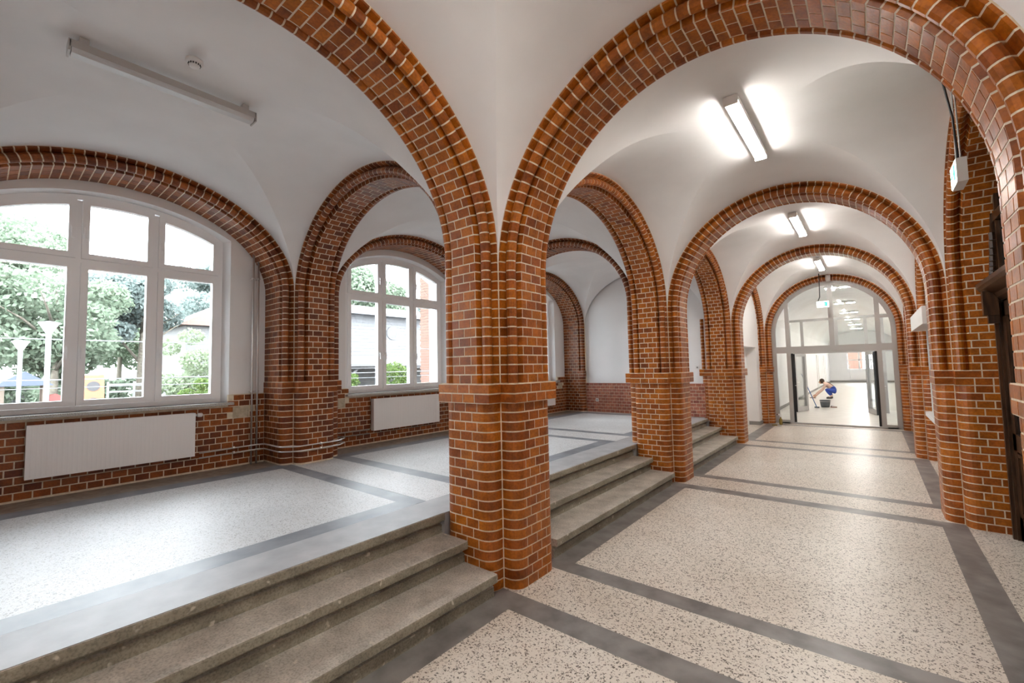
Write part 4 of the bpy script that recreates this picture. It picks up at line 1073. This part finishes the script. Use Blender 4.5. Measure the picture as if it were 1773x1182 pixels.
# ------------------------------------------------------------------ outdoors
struct(MB().box(-90, -5.62, -45, 70, -0.5, -0.4).build('ground_outdoor', 'lawn'), 'lawn outside the windows', 'ground')
struct(MB().box(-32, -6.5, -30, 60, -0.4, -0.385).build('path_outdoor', 'gravel'), 'pale gravel yard outside the windows', 'ground')
def leaf_cloud(mb, blobs, n, size, rnd):
    tot = sum(b[3]*b[4]*b[5] for b in blobs)
    for (x, y, z, rx, ry, rz) in blobs:
        for _ in range(int(n*rx*ry*rz/tot)):
            t = rnd.uniform(0, 2*PI); u = rnd.uniform(-1, 1); r = rnd.uniform(0.45, 1.0)**0.5
            q = math.sqrt(1-u*u)
            c = Vector((x+rx*r*q*math.cos(t), y+ry*r*q*math.sin(t), z+rz*r*u))
            a = Vector((rnd.gauss(0, 1), rnd.gauss(0, 1), rnd.gauss(0, 1))).normalized(); b2 = a.cross(Vector((rnd.gauss(0, 1), rnd.gauss(0, 1), rnd.gauss(0, 1)))).normalized()
            s = size*rnd.uniform(0.6, 1.3)
            mb.add([c-a*s, c+b2*s*0.55, c+a*s, c-b2*s*0.55], [(0, 1, 2, 3)])
def tree(label, x, y, h, rad, mat, seed, n=3600, size=0.22, trunk=True, cat='tree', name='tree', low=0.3, group='trees outside the windows'):
    rnd = random.Random(seed); root = thing(name, label, cat, (x, y, -0.4), group)
    if trunk:
        MB().tube([(0, 0, 0), (0.05, 0.03, h*0.3), (0.0, 0.08, h*0.6), (0.05, 0.0, h*0.85)], [0.022*h, 0.018*h, 0.011*h, 0.004*h], 8).build('trunk', 'bark', root, smooth=True)
        for k in range(5):
            t = rnd.uniform(0, 2*PI); z0 = h*rnd.uniform(0.35, 0.6)
            MB().tube([(0, 0.03, z0), (rad*0.4*math.cos(t), rad*0.4*math.sin(t), z0+h*0.14), (rad*0.75*math.cos(t), rad*0.75*math.sin(t), z0+h*0.22)], [0.010*h, 0.006*h, 0.002*h], 6).build('branch', 'bark', root, smooth=True)
    blobs = []
    for k in range(14):
        t = rnd.uniform(0, 2*PI); rr = rad*rnd.uniform(0.15, 0.75); zz = h*rnd.uniform(low+0.12, 0.9)
        s = rad*rnd.uniform(0.32, 0.55); blobs.append((rr*math.cos(t), rr*math.sin(t), zz, s, s, s*0.75))
    mb = MB(); leaf_cloud(mb, blobs, n, size, rnd)
    o = mb.build('foliage', mat, root); o['kind'] = 'stuff'
    return root
tree('tall light green tree left of the street lamps', -29.5, -3.4, 10.4, 4.0, 'leaf_light', 1, 19500, 0.132, low=0.12)
tree('bushy light green tree behind the street lamps', -22.0, -0.9, 6.3, 2.5, 'leaf_light', 2, 15000, 0.110, low=0.1)
tree('slender tree seen through the middle window light', -26.5, 2.4, 7.6, 2.1, 'leaf_blue', 3, 12600, 0.121)
tree('dark bluish tree behind the white house', -48, 12.5, 13.5, 4.6, 'leaf_blue', 4, 19500, 0.176, low=0.2)
tree('distant tree above the hedge', -43, 4.2, 8.8, 3.5, 'leaf_light', 5, 12000, 0.154)
tree('tall pale tree above the siding building', -24.5, 13.9, 10.0, 2.9, 'leaf_light', 6, 16500, 0.143, low=0.25)
tree('green tree rising behind the siding building roof', -22, 19.4, 9.2, 2.9, 'leaf_blue', 7, 13500, 0.143, low=0.25)
tree('pale willow-like shrub before the white house', -17.5, 1.95, 3.9, 1.1, 'leaf_pale', 8, 7800, 0.066, False, 'shrub', 'shrub', 0.0, 'shrubs outside the windows')
tree('bright green conifer bush low in the right window light', -13.6, 1.38, 2.25, 0.62, 'leaf_bright', 9, 6600, 0.044, False, 'shrub', 'shrub', 0.05, 'shrubs outside the windows')
tree('green bush behind the porch braces', -12.2, 5.2, 2.2, 0.8, 'leaf_bright', 10, 4500, 0.050, False, 'shrub', 'shrub', 0.1, 'shrubs outside the windows')
tree('green bush between the porch post and the brick corner', -12.6, 7.4, 2.5, 0.85, 'leaf_bright', 11, 4500, 0.050, False, 'shrub', 'shrub', 0.1, 'shrubs outside the windows')
# hedge
hd = thing('hedge', 'low clipped hedge across the yard', 'hedge', (-31, 0.6, -0.4))
mb = MB(); leaf_cloud(mb, [(0, -2+1.5*i, 1.1, 0.7, 1.2, 1.0) for i in range(4)], 3000, 0.16, random.Random(12)); mb.build('foliage', 'leaf_light', hd)['kind'] = 'stuff'
# low grey outbuilding
ob = thing('outbuilding', 'long low grey outbuilding behind the playground', 'building', (-34.5, -4.5, -0.4))
MB().box(-1.5, 1.5, -6, 7, 0, 1.75).build('wall', 'render_grey', ob); MB().box(-1.7, 1.7, -6.2, 7.2, 1.75, 1.9).build('roof', 'roof_grey', ob)
for yy in (-4, -1.0, 2.0, 5.0): MB().box(1.5, 1.54, yy-0.5, yy+0.5, 0.7, 1.4).build('window', 'far_window', ob)
# street lamps
for i, (x, y, h) in enumerate(((-18.0, -1.90, 2.82), (-14.0, -1.62, 3.07))):
    s_ = thing('street_lamp', ['shorter white street lamp at the left', 'taller white street lamp before the light green trees'][i], 'street lamp', (x, y, -0.4), 'street lamps')
    MB().tube([(0, 0, 0), (0, 0, h+0.4-0.25)], 0.05, 10).build('pole', 'lamp_post_grey', s_, smooth=True)
    MB().lathe([(0.05, h+0.15), (0.09, h+0.22), (0.17, h+0.38), (0.19, h+0.40)], (0, 0, 0), 14).build('lantern', 'device_white', s_, smooth=True)
    MB().lathe([(0.20, h+0.40), (0.20, h+0.42), (0.05, h+0.45)], (0, 0, 0), 14).build('lantern_cap', 'lamp_post_grey', s_, smooth=True)
# playground
pg = thing('playground_tower', 'small playground tower with a red slide', 'playground', (-19.5, -1.75, -0.4))
for a in (-0.45, 0.45):
    for c in (-0.45, 0.45): MB().box(a-0.05, a+0.05, c-0.05, c+0.05, 0, 2.0).build('post', 'timber_brown', pg)
MB().box(-0.5, 0.5, -0.5, 0.5, 0.95, 1.03).build('platform', 'toy_yellow', pg)
b = MB(); b.prism([(-0.65, 1.9), (0.65, 1.9), (0.0, 2.35)], lambda y, z: (-0.6, y, z), lambda y, z: (0.6, y, z)); b.build('roof', 'toy_blue', pg, fix=True)
b = MB(); b.prism([(0.45, 1.55), (0.75, 1.6), (1.3, 1.15), (2.2, 0.72), (2.2, 0.62), (1.3, 1.0), (0.75, 1.15), (0.45, 1.15)], lambda y, z: (-0.3, y, z), lambda y, z: (0.3, y, z)); b.build('slide', 'toy_red', pg, fix=True)
tp = thing('play_panel', 'orange climbing panel with two round holes', 'play panel', (-17.0, -0.42, -0.4))
out = [(-0.22, 0.35), (0.22, 0.35), (0.26, 1.2), (0.24, 2.2), (-0.24, 2.2), (-0.26, 1.2)]
MB().prism(out, lambda y, z: (-0.04, y, z), lambda y, z: (0.04, y, z)).build('board', 'toy_orange', tp, fix=True)
for z in (1.35, 1.85): MB().tube([(0.03, 0, z), (0.05, 0, z)], 0.15, 14).build('hole', 'dark_cable', tp)
MB().box(-0.05, 0.05, -0.28, -0.2, 0, 1.0).box(-0.05, 0.05, 0.2, 0.28, 0, 1.0).build('leg', 'timber_brown', tp)
bn = thing('sandbox_border', 'low orange and white border boards of the sand pit', 'border', (-13.0, -0.55, -0.4))
MB().box(-0.1, 0.1, -0.75, 0.75, 1.25, 1.42).build('board', 'toy_orange', bn); MB().box(-0.12, -0.1, -0.75, 0.75, 0.0, 1.25).build('panel', 'house_white', bn)
fe = thing('white_fence', 'small white rail fence beyond the border boards', 'fence', (-19, 0.9, -0.4))
for z in (1.35, 1.6, 1.85): MB().box(-0.02, 0.02, -0.7, 0.7, z-0.03, z+0.03).build('rail', 'house_white', fe)
for y in (-0.7, 0.0, 0.7): MB().box(-0.03, 0.03, y-0.03, y+0.03, 0, 1.95).build('post', 'house_white', fe)
# white house
ho_ = thing('white_house', 'white house with a pale red pitched roof behind the shrub', 'house', (-32, 9.5, -0.4))
MB().box(-4, 3, -4.6, 6, 0, 5.2).build('wall', 'house_white', ho_)
b = MB(); b.prism([(-5.1, 5.0), (6.3, 5.0), (0.7, 8.2)], lambda y, z: (-4.3, y, z), lambda y, z: (3.4, y, z)); b.build('roof', 'roof_red', ho_, fix=True)
for y, z in ((-2.6, 3.6), (-0.4, 3.6), (-2.6, 1.4), (1.8, 3.6)):
    w_ = MB().box(3.0, 3.03, y-0.35, y+0.35, z-0.55, z+0.55).build('window', 'house_white', ho_); MB().box(3.03, 3.05, y-0.28, y+0.28, z-0.48, z+0.48).build('pane', 'far_window', w_)
# white siding building with porch
sbd = thing('siding_building', 'white siding building with round windows and an open timber porch', 'building', (-15.5, 9.5, -0.4))
off = Vector((-15.5, 9.5, -0.4))
for i in range(14):
    z0 = 2.70+i*0.14; MB().add([(0.0, -4.2, z0), (0.0, 4.6, z0), (0.0, 4.6, z0+0.14), (0.0, -4.2, z0+0.14), (0.015, -4.2, z0), (0.015, 4.6, z0)], [(4, 5, 2, 3), (0, 1, 5, 4)]).build('siding_board', 'siding_white', sbd)
MB().box(-6, -0.02, -4.2, 4.6, 2.65, 4.6).build('wall', 'siding_white', sbd)
b = MB(); b.prism([(0.5, 4.55), (0.5, 4.68), (-3.2, 5.5), (-6.5, 4.7), (-6.5, 4.57)], lambda x, z: (x, -4.6, z), lambda x, z: (x, 5.0, z)); b.build('roof', 'siding_white', sbd, fix=True)
for y in (-0.1, 1.9):
    w_ = MB().tube([(0.01, y, 3.85), (0.05, y, 3.85)], 0.30, 20).build('round_window', 'siding_white', sbd); MB().tube([(0.05, y, 3.85), (0.056, y, 3.85)], 0.24, 20).build('pane', 'far_window', w_)
b = MB(); b.prism([(0.0, 2.80), (1.5, 2.43), (1.5, 2.33), (0.0, 2.68)], lambda x, z: (x, -4.4, z), lambda x, z: (x, 4.8, z)); b.build('porch_roof', 'timber_grey', sbd, fix=True)
for y in (-3.2, -0.9, 1.6):
    MB().box(1.2, 1.36, y-0.08, y+0.08, 0, 2.38).build('porch_post', 'siding_white', sbd)
    MB().tube([(1.28, y-0.7, 2.38), (1.28, y-0.05, 1.68)], 0.05, 4).tube([(1.28, y+0.7, 2.38), (1.28, y+0.05, 1.68)], 0.05, 4).build('brace', 'timber_grey', sbd)
MB().box(1.1, 1.4, -4.2, 4.6, 2.23, 2.38).build('porch_beam', 'timber_grey', sbd)
MB().box(-6, -0.2, -4.2, 4.6, 0, 2.65).build('porch_back_wall', 'render_grey', sbd)
# brick corner of this building, projecting outside the second window
bc = thing('brick_corner', 'orange brick corner pilaster outside the second window', 'brick corner', (-8.0, 5.28, -0.4))
for k in range(62):
    MB().box(-0.22+(0.03 if k % 2 else 0), 0.22, -0.14, 0.24+(0.03 if k % 2 else 0), k*CH+0.005, (k+1)*CH-0.005).build('brick', 'outdoor_brick', bc)
MB().box(-0.19, 0.21, -0.13, 0.23, 0, 62*CH).build('mortar', 'house_white', bc)
# seen through the far end window
struct(MB().box(-12, 14, FY1+0.3, 75, -0.5, -0.4).build('ground_far', 'lawn'), 'lawn beyond the far end window', 'ground')
fh = thing('pinkish_house', 'pinkish house seen through the far end window', 'house', (-2.2, 60, -0.4))
MB().box(-5, 3.0, -3, 3, 0, 6.5).build('wall', 'outdoor_brick', fh)
MB().box(-5.2, 3.2, -3.2, 3.2, 6.5, 6.8).build('roof', 'roof_grey', fh)
for x in (-3, -1, 1):
    for z in (1.6, 3.9):
        w_ = MB().box(x-0.5, x+0.5, -3.06, -3.0, z-0.7, z+0.7).build('window', 'house_white', fh); MB().box(x-0.42, x+0.42, -3.09, -3.06, z-0.62, z+0.62).build('pane', 'far_window', w_)
tree('leafy tree outside the far end window', 3.6, 52, 6.0, 2.0, 'leaf_bright', 21, 5000, 0.14, low=0.05)
# wires across the window view
for i, (z, x, rr) in enumerate(((2.28, -7.2, 0.008), (1.72, -7.2, 0.010), (1.60, -7.6, 0.006))):
    w_ = MB().tube([(0, -6, 0.0), (0, 2, -0.02), (0, 14, 0.03)], rr, 6).build('outdoor_wire', 'wire', loc=(x, 0, z))
    tag(w_, ['upper', 'middle', 'lower'][i]+' thin pale wire stretched outside the windows', 'wire', 'wires outside the windows')
